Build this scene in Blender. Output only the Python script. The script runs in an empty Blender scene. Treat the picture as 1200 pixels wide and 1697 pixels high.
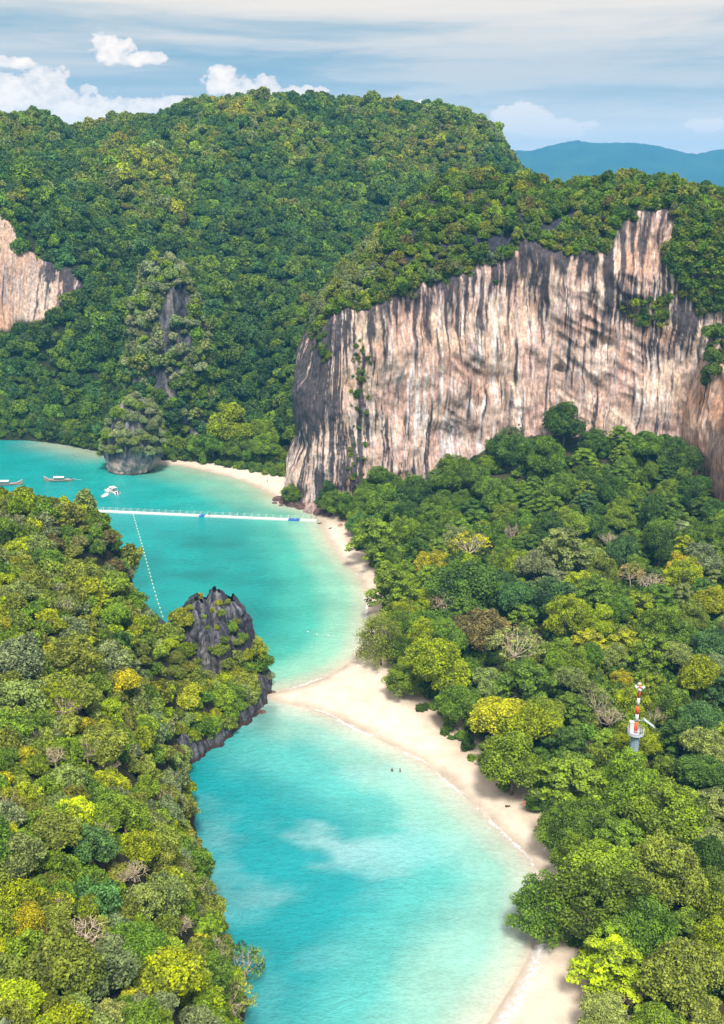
import bpy, bmesh, math, random
import numpy as np
from mathutils import Vector, Matrix
from mathutils.bvhtree import BVHTree

random.seed(7)
R = math.radians
sc = bpy.context.scene
COL = sc.collection

# ------------------------------------------------------------------ camera
PITCH = R(17.8); CAMZ = 112.0; FPX = 1700.0
cam_d = bpy.data.cameras.new("camera")
cam_d.sensor_fit = 'VERTICAL'; cam_d.sensor_height = 24.0
cam_d.lens = 24.0 * FPX / 1697.0
cam_d.clip_start = 1.0; cam_d.clip_end = 60000.0
cam = bpy.data.objects.new("camera", cam_d); COL.objects.link(cam)
cam.location = (0, 0, CAMZ); cam.rotation_euler = (math.pi/2 - PITCH, 0, 0)
sc.camera = cam

# ------------------------------------------------------------------ exposure, sky, sun
sc.view_settings.view_transform = 'Standard'; sc.view_settings.look = 'None'
sc.view_settings.gamma = 1.0; sc.view_settings.use_curve_mapping = False
EXPO = 2.03
sc.view_settings.exposure = EXPO
SUN_EL, SUN_AZ = R(57), R(172)        # azimuth clockwise from +Y: behind the camera, a little to its right
SKY_STRENGTH = 0.1
world = bpy.data.worlds.new("World"); sc.world = world; world.use_nodes = True
sun_d = bpy.data.lights.new("sun", 'SUN'); sun_d.energy = 1.5; sun_d.angle = R(12); sun_d.color = (1, .95, .86)
sun = bpy.data.objects.new("sun", sun_d); COL.objects.link(sun)
sdir = Vector((math.sin(SUN_AZ)*math.cos(SUN_EL), math.cos(SUN_AZ)*math.cos(SUN_EL), math.sin(SUN_EL)))
sun.rotation_euler = sdir.to_track_quat('Z', 'Y').to_euler(); sun.location = (0, 0, 900)


class NT:
    """tiny node-graph helper"""
    def __init__(s, tree): s.t = tree; tree.nodes.clear()
    def n(s, typ, **kw):
        nd = s.t.nodes.new(typ)
        for k, v in kw.items(): setattr(nd, k, v)
        return nd
    def put(s, sock, v):
        if isinstance(v, bpy.types.NodeSocket): s.t.links.new(v, sock)
        elif v is not None:
            if hasattr(sock.default_value, '__len__') and not hasattr(v, '__len__'): v = (v,)*len(sock.default_value)
            if hasattr(v, '__len__') and len(sock.default_value) == 4 and len(v) == 3: v = (*v, 1)
            sock.default_value = v
    def m(s, op, a, b=None, c=None, clamp=False):
        nd = s.n('ShaderNodeMath', operation=op, use_clamp=clamp)
        for i, v in enumerate((a, b, c)):
            if v is not None: s.put(nd.inputs[i], v)
        return nd.outputs[0]
    def mix(s, f, a, b, blend='MIX'):
        nd = s.n('ShaderNodeMix', data_type='RGBA', blend_type=blend)
        s.put(nd.inputs[0], f); s.put(nd.inputs[6], a); s.put(nd.inputs[7], b)
        return nd.outputs[2]
    def noise(s, vec, scale, detail=4, rough=.55, dim='3D'):
        nd = s.n('ShaderNodeTexNoise', noise_dimensions=dim)
        if vec is not None: s.put(nd.inputs['Vector'], vec)
        s.put(nd.inputs['Scale'], scale); s.put(nd.inputs['Detail'], detail); s.put(nd.inputs['Roughness'], rough)
        return nd.outputs[0]
    def smooth(s, v, a, b, lo=0., hi=1.):
        nd = s.n('ShaderNodeMapRange', interpolation_type='SMOOTHSTEP')
        s.put(nd.inputs[0], v); s.put(nd.inputs[1], a); s.put(nd.inputs[2], b); s.put(nd.inputs[3], lo); s.put(nd.inputs[4], hi)
        return nd.outputs[0]
    def xyz(s, x, y, z):
        nd = s.n('ShaderNodeCombineXYZ')
        for i, v in enumerate((x, y, z)): s.put(nd.inputs[i], v)
        return nd.outputs[0]
    def sep(s, v):
        nd = s.n('ShaderNodeSeparateXYZ'); s.put(nd.inputs[0], v); return nd.outputs


def build_sky():
    g = NT(world.node_tree)
    out = g.n('ShaderNodeOutputWorld'); bg = g.n('ShaderNodeBackground')
    bg.inputs[1].default_value = SKY_STRENGTH
    sky = g.n('ShaderNodeTexSky', sky_type='NISHITA', sun_disc=False)
    sky.sun_elevation = SUN_EL; sky.sun_rotation = SUN_AZ
    sky.altitude = 100; sky.air_density = 1.0; sky.dust_density = 1.0; sky.ozone_density = 1.5
    d = g.n('ShaderNodeTexCoord').outputs['Generated']
    x, y, z = g.sep(d)
    DEG = 57.29578
    az = g.m('MULTIPLY', g.m('ARCTAN2', x, y), DEG)
    el = g.m('MULTIPLY', g.m('ARCSINE', z), DEG)
    K = 1.08/SKY_STRENGTH/2**EXPO
    def c(r, gg, b): # wanted display colour (sRGB 0-255) -> sky radiance
        f = lambda u: ((u/255+.055)/1.055)**2.4
        return (f(r)*K*1.16, f(gg)*K*1.05, f(b)*K, 1)
    # layered high cloud: long flat streaks
    v1 = g.xyz(g.m('MULTIPLY', az, .05), g.m('MULTIPLY', el, .42), 3.1)
    warp = g.noise(v1, 1.3, 3)
    v2 = g.xyz(g.m('ADD', g.m('MULTIPLY', az, .05), warp), g.m('MULTIPLY', el, .55), 7.7)
    st = g.noise(v2, 1.0, 6, .6)
    high = g.smooth(g.m('ADD', g.m('MULTIPLY', g.m('SUBTRACT', st, .5), 5.0), el), 5.6, 9.2)
    blue = g.mix(g.smooth(st, .35, .62), c(138, 176, 197), c(196, 208, 212))
    low = g.mix(g.smooth(el, .3, 6.2), c(238, 240, 236), blue)
    base = g.mix(g.m('MULTIPLY', high, .92), low, c(238, 234, 222))
    # high overhead: broken cloud over nishita blue, brightened out of view as soft fill light
    hi_n = g.noise(g.xyz(x, y, z), 3.4, 6, .6)
    over = g.mix(g.smooth(hi_n, .30, .56), sky.outputs[0], c(272, 268, 258))
    base = g.mix(g.smooth(el, 9., 17.), base, over)
    # cumulus heaps: (azimuth, elevation, half width, half height) in degrees
    def ae(qx, qy):
        u, v = (qx-600)/1700., (848.5-qy)/1700.; cp, sp = math.cos(PITCH), math.sin(PITCH)
        X, Y, Z = u, cp+v*sp, -sp+v*cp; return math.degrees(math.atan2(X, Y)), math.degrees(math.asin(Z/math.sqrt(X*X+Y*Y+Z*Z)))
    heaps = [(10, 170, 150, 55), (110, 190, 110, 40), (215, 192, 90, 28), (290, 178, 60, 20), (372, 142, 34, 30), (420, 152, 60, 28), (500, 158, 60, 16), (185, 80, 40, 22), (235, 98, 42, 12), (20, 105, 40, 10),
             (698, 178, 26, 14), (870, 192, 50, 24), (925, 212, 60, 16), (1170, 207, 34, 10)]
    puffs = [(*ae(a, b), c_/29.7, d_/29.7) for a, b, c_, d_ in heaps]
    puffs += [(-30, 5.0, 6, 2.2), (-42, 4.0, 5, 1.5), (31, 4.4, 6, 1.8), (46, 5.4, 6, 2.4), (80, 5, 9, 2.5), (-75, 6, 9, 3.), (120, 6, 9, 2.8), (-130, 5, 10, 3)]
    f = None
    for a0, e0, ra, re in puffs:
        da = g.m('DIVIDE', g.m('SUBTRACT', az, a0), ra)
        de = g.m('DIVIDE', g.m('SUBTRACT', el, e0), re)
        v = g.m('SUBTRACT', 1.0, g.m('ADD', g.m('MULTIPLY', da, da), g.m('MULTIPLY', de, de)))
        f = v if f is None else g.m('MAXIMUM', f, v)
    vc = g.xyz(g.m('MULTIPLY', az, .95), g.m('MULTIPLY', el, 1.35), 1.7)
    cn = g.noise(vc, 1.0, 7, .62)
    f2 = g.m('ADD', g.m('MAXIMUM', f, -1.5), g.m('MULTIPLY', g.m('SUBTRACT', cn, .5), 3.6))
    mask = g.smooth(f2, .05, .38)
    sh = g.smooth(g.m('ADD', g.m('MULTIPLY', f2, .5), g.m('MULTIPLY', g.noise(vc, 2.1, 4), .8)), .35, 1.1)
    ccol = g.mix(sh, c(226, 228, 226), c(268, 262, 250))
    ccol = g.mix(g.smooth(az, 2, 8), ccol, c(240, 240, 236))
    col = g.mix(g.m('MULTIPLY', mask, .95), base, ccol)
    # below the horizon: same haze tone
    g.put(bg.inputs[0], col)
    g.t.links.new(bg.outputs[0], out.inputs[0])
build_sky()

# ------------------------------------------------------------------ geometry helpers
CP, SP = math.cos(PITCH), math.sin(PITCH)

def ray(px, py):
    u = (np.asarray(px, float)-600)/FPX; v = (848.5-np.asarray(py, float))/FPX
    return np.stack([u, CP + v*SP, -SP + v*CP], -1)
def at_z(px, py, z=0.):
    d = ray(px, py); t = (z-CAMZ)/d[..., 2]
    return np.array([0, 0, CAMZ]) + d*t[..., None]
def at_y(px, py, Y):
    d = ray(px, py); t = np.asarray(Y, float)/d[..., 1]
    return np.array([0, 0, CAMZ]) + d*t[..., None]
def proj(p):
    p = np.asarray(p, float); dx = p[..., 0]; dy = p[..., 1]; dz = p[..., 2]-CAMZ
    dep = np.maximum(dy*CP - dz*SP, 1e-3); up = dy*SP + dz*CP
    return 600+FPX*dx/dep, 848.5-FPX*up/dep, dep

_rng = np.random.RandomState(5)
_perm = _rng.permutation(512); _perm = np.concatenate([_perm]*3)
_g = _rng.normal(size=(512, 3)); _g /= np.linalg.norm(_g, axis=1)[:, None]
def pnoise(x, y, z=0.):
    x, y, z = np.broadcast_arrays(np.asarray(x, float), np.asarray(y, float), np.asarray(z, float))
    xi, yi, zi = np.floor(x).astype(int), np.floor(y).astype(int), np.floor(z).astype(int)
    xf, yf, zf = x-xi, y-yi, z-zi
    f = lambda t: t*t*t*(t*(t*6-15)+10)
    u, v, w = f(xf), f(yf), f(zf); r = 0
    for a in (0, 1):
        for b in (0, 1):
            for c in (0, 1):
                h = _perm[_perm[_perm[(xi+a) & 511]+((yi+b) & 511)] + ((zi+c) & 511)]
                gv = _g[h]
                dot = gv[..., 0]*(xf-a)+gv[..., 1]*(yf-b)+gv[..., 2]*(zf-c)
                r = r + dot*(u if a else 1-u)*(v if b else 1-v)*(w if c else 1-w)
    return r*1.5
def fbm(x, y, z=0., o=4, gain=.5):
    r = 0; a = 1.
    for i in range(o):
        r = r + a*pnoise(x*2**i+i*17.3, y*2**i+i*9.1, z*2**i+i*5.7); a *= gain
    return r
def sstep(a, b, x):
    t = np.clip((x-a)/(b-a), 0, 1); return t*t*(3-2*t)
def lerp(a, b, t): return a*(1-t)+b*t

def inside(poly, x, y):
    poly = np.asarray(poly, float); x = np.asarray(x, float); y = np.asarray(y, float)
    r = np.zeros(np.broadcast(x, y).shape, bool)
    for (x0, y0), (x1, y1) in zip(poly, np.roll(poly, -1, 0)):
        if y0 == y1: continue
        c = ((y0 > y) != (y1 > y)) & (x < (x1-x0)*(y-y0)/(y1-y0)+x0)
        r ^= c
    return r
def dist_line(pts, x, y, closed=False):
    pts = np.asarray(pts, float); best = np.full(np.broadcast(x, y).shape, 1e18)
    q = np.roll(pts, -1, 0) if closed else pts[1:]
    for a, b in zip(pts if closed else pts[:-1], q):
        d = b-a; L = max(d@d, 1e-9)
        t = np.clip(((x-a[0])*d[0]+(y-a[1])*d[1])/L, 0, 1)
        best = np.minimum(best, (x-a[0]-t*d[0])**2+(y-a[1]-t*d[1])**2)
    return np.sqrt(best)
def resample(pts, step):
    """smooth a polyline (Catmull-Rom) and return dense points"""
    p = np.asarray(pts, float); out = []
    for i in range(len(p)-1):
        p0, p1, p2, p3 = p[max(i-1, 0)], p[i], p[i+1], p[min(i+2, len(p)-1)]
        n = max(2, int(np.linalg.norm(p2-p1)/step))
        for k in range(n):
            t = k/n
            out.append(.5*((2*p1)+(-p0+p2)*t+(2*p0-5*p1+4*p2-p3)*t*t+(-p0+3*p1-3*p2+p3)*t**3))
    out.append(p[-1]); return np.array(out)

def mesh_np(name, V, F, smooth=True):
    me = bpy.data.meshes.new(name)
    V = np.ascontiguousarray(V, np.float32); F = np.ascontiguousarray(F, np.int32)
    k = F.shape[1]
    me.vertices.add(len(V)); me.vertices.foreach_set('co', V.ravel())
    me.loops.add(F.size); me.loops.foreach_set('vertex_index', F.ravel())
    me.polygons.add(len(F)); me.polygons.foreach_set('loop_start', np.arange(0, F.size, k, dtype=np.int32))
    me.polygons.foreach_set('loop_total', np.full(len(F), k, np.int32))
    me.polygons.foreach_set('use_smooth', np.full(len(F), smooth))
    me.update(calc_edges=True); me.validate()
    return me
def grid_faces(nu, nv, wrap=False):
    i = np.arange(nu if wrap else nu-1)[:, None]; j = np.arange(nv-1)[None, :]
    i2 = (i+1) % nu
    return np.stack([i*nv+j, i2*nv+j, i2*nv+j+1, i*nv+j+1], -1).reshape(-1, 4)
def set_col(me, col, name='col'):
    a = me.attributes.new(name, 'FLOAT_COLOR', 'POINT')
    c = np.ones((len(me.vertices), 4), np.float32); c[:, :3] = np.clip(col, 0, 10); a.data.foreach_set('color', c.ravel())
def set_f(me, v, name):
    a = me.attributes.new(name, 'FLOAT', 'POINT'); a.data.foreach_set('value', np.asarray(v, np.float32).ravel())
def add(name, me, mat=None, parent=None, **props):
    o = bpy.data.objects.new(name, me); COL.objects.link(o)
    if mat and not me.materials: me.materials.append(mat)
    if parent: o.parent = parent
    for k, v in props.items(): o[k] = v
    return o
def thing(name, label, cat, loc=(0, 0, 0), rz=0., group=None):
    o = bpy.data.objects.new(name, None); COL.objects.link(o); o.location = loc; o.rotation_euler = (0, 0, rz)
    o['label'] = label; o['category'] = cat
    o.empty_display_size = .3
    if group: o['group'] = group
    return o

class MB:
    """collects tubes, boxes, lofts; build() links them as one mesh object"""
    def __init__(s): s.V = []; s.F = []
    def quadgrid(s, P, wrap=False):
        P = np.asarray(P, float); n, m = P.shape[:2]; o = len(s.V)
        s.V += [tuple(p) for p in P.reshape(-1, 3)]
        for f in grid_faces(n, m, False): s.F.append(tuple(int(a)+o for a in f))
        if wrap:
            for i in range(n-1):
                a = o+i*m; s.F.append((a+m-1, a+2*m-1, a+m, a))
    def tube(s, pts, radii, seg=7, caps=True):
        pts = [np.asarray(p, float) for p in pts]; o = len(s.V); n = len(pts)
        for i, p in enumerate(pts):
            d = pts[min(i+1, n-1)]-pts[max(i-1, 0)]; d = d/max(np.linalg.norm(d), 1e-9)
            a = np.cross(d, (0, 0, 1) if abs(d[2]) < .9 else (1, 0, 0)); a /= np.linalg.norm(a); b = np.cross(d, a)
            r = radii[i] if hasattr(radii, '__len__') else radii
            for k in range(seg):
                t = 2*math.pi*k/seg; s.V.append(tuple(p+r*(math.cos(t)*a+math.sin(t)*b)))
        for i in range(n-1):
            for k in range(seg):
                k2 = (k+1) % seg
                s.F.append((o+i*seg+k, o+i*seg+k2, o+(i+1)*seg+k2, o+(i+1)*seg+k))
        if caps:
            s.F.append(tuple(o+k for k in range(seg))[::-1]); s.F.append(tuple(o+(n-1)*seg+k for k in range(seg)))
    def box(s, c, d, M=None):
        o = len(s.V); c = np.asarray(c, float)
        for z in (-.5, .5):
            for x, y in ((-.5, -.5), (.5, -.5), (.5, .5), (-.5, .5)):
                v = np.array([x*d[0], y*d[1], z*d[2]])
                if M is not None: v = np.array(M @ Vector(v))
                s.V.append(tuple(c+v))
        for f in ((3, 2, 1, 0), (4, 5, 6, 7), (0, 1, 5, 4), (1, 2, 6, 5), (2, 3, 7, 6), (3, 0, 4, 7)): s.F.append(tuple(o+k for k in f))
    def mesh(s, name, smooth=False):
        me = bpy.data.meshes.new(name); me.from_pydata(s.V, [], s.F); me.update()
        if smooth: me.polygons.foreach_set('use_smooth', [True]*len(me.polygons))
        return me
    def build(s, name, mat, parent=None, smooth=False, **props): return add(name, s.mesh(name, smooth), mat, parent, **props)

# ------------------------------------------------------------------ materials
def new_mat(name):
    m = bpy.data.materials.new(name); m.use_nodes = True; return m, NT(m.node_tree)
def finish(g, bsdf, disp=None):
    o = g.n('ShaderNodeOutputMaterial'); g.t.links.new(bsdf, o.inputs[0])
def principled(g, col, rough=.7, spec=.3, normal=None, **kw):
    b = g.n('ShaderNodeBsdfPrincipled'); g.put(b.inputs['Base Color'], col); g.put(b.inputs['Roughness'], rough)
    g.put(b.inputs['Specular IOR Level'], spec)
    if normal is not None: g.t.links.new(normal, b.inputs['Normal'])
    for k, v in kw.items(): g.put(b.inputs[k], v)
    return b
def bump(g, h, strength, dist):
    nd = g.n('ShaderNodeBump'); g.put(nd.inputs['Strength'], strength); g.put(nd.inputs['Distance'], dist); g.put(nd.inputs['Height'], h)
    return nd.outputs[0]
def attr(g, name, typ='GEOMETRY'):
    a = g.n('ShaderNodeAttribute', attribute_type=typ); a.attribute_name = name; return a
def pos(g): return g.n('ShaderNodeNewGeometry').outputs['Position']

def mat_plain(name, col, rough=.6, spec=.3, var=.15, scale=3.):
    m, g = new_mat(name)
    tc = g.n('ShaderNodeTexCoord').outputs['Object']
    n = g.noise(tc, scale, 4)
    k = g.smooth(n, .3, .7, 1-var, 1+var)
    c = g.mix(1., (*col, 1), g.xyz(k, k, k), 'MULTIPLY')
    finish(g, principled(g, c, rough, spec).outputs[0]); return m

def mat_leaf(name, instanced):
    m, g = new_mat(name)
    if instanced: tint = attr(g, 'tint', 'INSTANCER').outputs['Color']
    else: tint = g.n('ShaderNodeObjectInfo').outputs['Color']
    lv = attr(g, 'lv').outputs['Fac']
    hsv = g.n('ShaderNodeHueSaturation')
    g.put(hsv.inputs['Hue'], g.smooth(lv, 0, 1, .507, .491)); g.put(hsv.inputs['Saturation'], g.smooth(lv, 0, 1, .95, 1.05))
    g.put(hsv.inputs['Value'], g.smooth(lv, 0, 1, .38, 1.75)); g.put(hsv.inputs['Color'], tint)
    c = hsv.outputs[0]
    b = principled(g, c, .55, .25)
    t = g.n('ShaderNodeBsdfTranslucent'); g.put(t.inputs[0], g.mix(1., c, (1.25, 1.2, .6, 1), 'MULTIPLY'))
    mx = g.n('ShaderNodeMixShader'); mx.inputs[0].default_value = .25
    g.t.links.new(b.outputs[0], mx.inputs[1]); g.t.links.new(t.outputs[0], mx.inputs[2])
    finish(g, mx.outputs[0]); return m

def mat_rock(name, fine=1.0, bstr=.6):
    """limestone: colour attribute from the mesh plus fine grain"""
    m, g = new_mat(name)
    p = pos(g); c = attr(g, 'col').outputs['Color']
    x, y, z = g.sep(p)
    vv = g.xyz(x, y, g.m('MULTIPLY', z, .22))
    n1 = g.noise(vv, 1.1*fine, 7, .68); n2 = g.noise(p, .9*fine, 6, .62)
    k = g.m('MULTIPLY', g.smooth(n1, .28, .72, .58, 1.38), g.smooth(n2, .3, .7, .78, 1.2))
    col = g.mix(1., c, g.xyz(k, k, k), 'MULTIPLY')
    h = g.m('ADD', g.m('MULTIPLY', n1, .7), g.m('MULTIPLY', g.noise(p, 2.6*fine, 5, .65), .5))
    finish(g, principled(g, col, .9, .15, bump(g, h, bstr, .9/fine)).outputs[0]); return m

M = {}
M['leaf'] = mat_leaf('leaf', False); M['leaf_far'] = mat_leaf('leaf_far', True)
M['bark'] = mat_plain('bark', (.20, .16, .12), .9, .1, .35, 2.)
M['bark_pale'] = mat_plain('bark_pale', (.46, .37, .27), .9, .1, .3, 2.)
M['rock'] = mat_rock('rock'); M['rock_fine'] = mat_rock('rock_fine', 1.9, .7)
M['white'] = mat_plain('white_paint', (.60, .60, .59), .45, .4, .06)
M['offwhite'] = mat_plain('white_plastic', (.56, .56, .545), .5, .4, .08)
M['blue'] = mat_plain('blue_plastic', (.03, .12, .42), .45, .4, .1)
M['red'] = mat_plain('orange_red_paint', (.70, .10, .02), .45, .4, .1)
M['steel'] = mat_plain('grey_steel', (.42, .47, .52), .45, .5, .12)
M['tank'] = mat_plain('blue_grey_paint', (.20, .29, .34), .5, .4, .15)
M['dark'] = mat_plain('dark_metal', (.04, .04, .045), .5, .4, .1)
M['panel'] = mat_plain('solar_glass', (.55, .60, .68), .25, .6, .05)
M['wood'] = mat_plain('boat_wood', (.30, .20, .14), .6, .3, .2, 2)
M['wood_dark'] = mat_plain('dark_wood', (.09, .055, .04), .8, .2, .3, 2)
M['rope'] = mat_plain('rope', (.55, .52, .42), .9, .1, .1)
M['buoy'] = mat_plain('buoy', (.80, .74, .50), .5, .4, .1)
M['canvas'] = mat_plain('canvas', (.58, .58, .58), .8, .2, .1)
M['skin'] = mat_plain('skin', (.45, .26, .18), .6, .3, .08)
M['hair'] = mat_plain('hair', (.02, .015, .012), .6, .3, .1)
M['cloth_pink'] = mat_plain('pink_cloth', (.62, .22, .22), .8, .2, .1)
M['cloth_dark'] = mat_plain('dark_cloth', (.03, .03, .045), .8, .2, .1)
M['cloth_grey'] = mat_plain('grey_cloth', (.35, .36, .40), .8, .2, .1)
M['heap'] = mat_plain('brown_canvas', (.27, .15, .11), .9, .1, .3, 2)

def mat_sand():
    m, g = new_mat('sand'); p = pos(g); c = attr(g, 'col').outputs['Color']
    n = g.noise(p, .35, 6, .6); n2 = g.noise(p, 3., 3, .6); n3 = g.noise(p, .07, 4, .6)
    k = g.m('MULTIPLY', g.m('MULTIPLY', g.smooth(n, .3, .7, .90, 1.08), g.smooth(n2, .3, .7, .95, 1.05)), g.smooth(n3, .35, .65, .92, 1.05))
    h = g.m('ADD', g.m('MULTIPLY', n2, .3), n)
    finish(g, principled(g, g.mix(1., c, g.xyz(k, k, k), 'MULTIPLY'), .9, .15, bump(g, h, .35, .4)).outputs[0]); return m
M['sand'] = mat_sand()

def mat_soil():
    m, g = new_mat('forest_floor'); p = pos(g)
    n = g.noise(p, .25, 6, .6)
    c = g.mix(g.smooth(n, .35, .65), (.012, .020, .006, 1), (.03, .034, .014, 1))
    finish(g, principled(g, c, .95, .1, bump(g, n, .6, 1.)).outputs[0]); return m
M['soil'] = mat_soil()

def mat_water():
    m, g = new_mat('sea_water'); p = pos(g); c = attr(g, 'col').outputs['Color']; sh = attr(g, 'calm').outputs['Fac']
    x, y, z = g.sep(p)
    pw = g.xyz(g.m('MULTIPLY', x, .62), y, 0.)
    w1 = g.noise(pw, .95, 5, .62); w2 = g.noise(pw, 2.6, 3, .6); w3 = g.noise(pw, .09, 4, .55)
    # broad random tone, with the ripples' light and dark painted into the colour
    k = g.m('MULTIPLY', g.smooth(w3, .3, .7, .90, 1.10), g.smooth(w1, .32, .68, .93, 1.06))
    k = g.m('MULTIPLY', k, g.smooth(w2, .33, .67, .94, 1.06))
    col = g.mix(1., c, g.xyz(k, k, k), 'MULTIPLY')
    h = g.m('ADD', w1, g.m('MULTIPLY', w2, .35))
    nrm = bump(g, h, g.m('MULTIPLY', sh, .85), .5)
    b = principled(g, col, .16, .5, nrm, IOR=1.33)
    finish(g, b.outputs[0]); return m
M['water'] = mat_water()

def mat_foam(name='foam', dens=.85):
    m, g = new_mat(name); p = pos(g); e = attr(g, 'edge').outputs['Fac']
    wv = g.n('ShaderNodeVectorMath', operation='ADD'); g.put(wv.inputs[0], p)
    nn = g.n('ShaderNodeTexNoise'); g.put(nn.inputs['Vector'], p); g.put(nn.inputs['Scale'], .8); g.put(nn.inputs['Detail'], 3.)
    sv = g.n('ShaderNodeVectorMath', operation='SCALE'); g.put(sv.inputs[0], nn.outputs[1]); g.put(sv.inputs['Scale'], 1.6)
    g.t.links.new(sv.outputs[0], wv.inputs[1])
    vo = g.n('ShaderNodeTexVoronoi', feature='DISTANCE_TO_EDGE'); g.put(vo.inputs['Vector'], wv.outputs[0]); g.put(vo.inputs['Scale'], .9)
    lace = g.smooth(vo.outputs['Distance'], .02, .22, 1., 0.)
    n = g.noise(p, .9, 6, .7)
    a = g.m('ADD', g.m('MULTIPLY', lace, .7), g.smooth(n, .42, .62))
    a = g.m('MULTIPLY', g.m('MULTIPLY', a, e), dens, clamp=True)
    b = principled(g, (.72, .71, .70, 1), .8, .2); g.put(b.inputs['Alpha'], a)
    finish(g, b.outputs[0]); return m
M['foam'] = mat_foam()

# ------------------------------------------------------------------ coast line (pixels on the water plane -> metres)
px = lambda L: at_z(np.array([p[0] for p in L]), np.array([p[1] for p in L]), 0.)[:, :2]
far_shore_px = [(-320, 716), (-150, 722), (0, 727), (60, 729), (100, 735), (165, 748), (230, 766), (300, 772), (350, 783), (400, 796), (436, 812), (452, 822)]
cliff_foot_px = [(455, 832), (480, 838), (510, 846), (522, 852)]
beach_px = [(528, 860), (536, 880), (550, 905), (570, 930), (590, 950), (604, 975), (609, 1003), (606, 1035), (600, 1065), (588, 1088), (562, 1109), (522, 1129), (480, 1142), (447, 1149)]
spit_px = [(446, 1158), (500, 1172), (560, 1193), (620, 1222), (680, 1253), (740, 1293), (790, 1340), (832, 1382), (868, 1418), (888, 1450), (893, 1490), (886, 1540), (880, 1575), (862, 1610), (835, 1655), (805, 1700), (770, 1760), (740, 1830)]
W_far, W_foot, W_beach, W_spit = px(far_shore_px), px(cliff_foot_px), px(beach_px), px(spit_px)
shore = resample(np.concatenate([W_far, W_foot, W_beach, W_spit]), 3.)
LAND = np.concatenate([shore, [(20, 60), (400, 60), (400, 1200), (-420, 1200), (-420, 462)]])
tip_px = [(442, 1153), (432, 1174), (404, 1201), (370, 1226), (342, 1246), (313, 1262), (318, 1340), (328, 1430), (352, 1520), (372, 1580), (392, 1640), (405, 1700), (425, 1800)]
W_tip = px(tip_px)
HEAD = np.concatenate([resample(W_tip, 3.), [(-8, 80), (-10, 55), (-60, 30), (-240, 30), (-240, 215), (-170, 246), (-120, 258), (-90, 260), (-76, 260), (-65, 257), (-58.5, 250), (-56.5, 242), (-56.5, 233), (-54, 226), (-43, 221), (-28, 223), (-22, 218)]])
sand_line = resample(np.concatenate([W_beach, W_spit]), 3.)
far_sand = resample(px([(290, 768), (350, 783), (400, 796), (436, 812), (452, 822), (470, 834), (510, 848), (528, 860)]), 3.)
islet_sand = px([(95, 733), (130, 741), (168, 750)])

CLIFF_PLAN = np.array([(-20, 425), (-27, 400), (-29, 380), (-27, 366), (-20, 357.5), (-8, 357), (8, 359), (25, 363), (45, 368), (62, 369), (78, 368), (92, 366), (106, 362), (122, 357), (145, 350), (185, 342)], float)

def land_d(x, y):
    d = dist_line(shore, x, y); return np.where(inside(LAND, x, y), d, -d)
def head_d(x, y):
    d = dist_line(HEAD, x, y, True); return np.where(inside(HEAD, x, y), d, -d)
def ground_z(x, y):
    d = land_d(x, y)
    z = np.where(d > 0, 1.9*(1-np.exp(-d/13.)), d*.16)
    z = z + .045*np.maximum(d-22, 0)
    c = dist_line(CLIFF_PLAN, x, y)
    z = z + 19*np.exp(-c/24.)*sstep(12, 62, x)*sstep(3, 25, d)*(1-.75*sstep(106, 118, x))
    return z + .08*fbm(x*.12, y*.12)*sstep(2, 8, d)
def head_z(x, y):
    d = head_d(x, y)
    near_tip = np.exp(-(((x+33)/15)**2+((y-212)/15)**2))
    H = 37 - 1.0*sstep(165, 225, y) - 31*near_tip
    z = np.where(d > 0, H*(1-np.exp(-d/(11.-6.2*sstep(222, 237, y)))) + .03*np.maximum(d-20, 0), d*.8)
    z = z*(1+.10*fbm(x*.05, y*.05, 3.)) + 1.6*fbm(x*.12, y*.12, 8., 3)*sstep(1, 10, d)
    return np.where(d > 0, np.maximum(z, .05), z)

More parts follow.
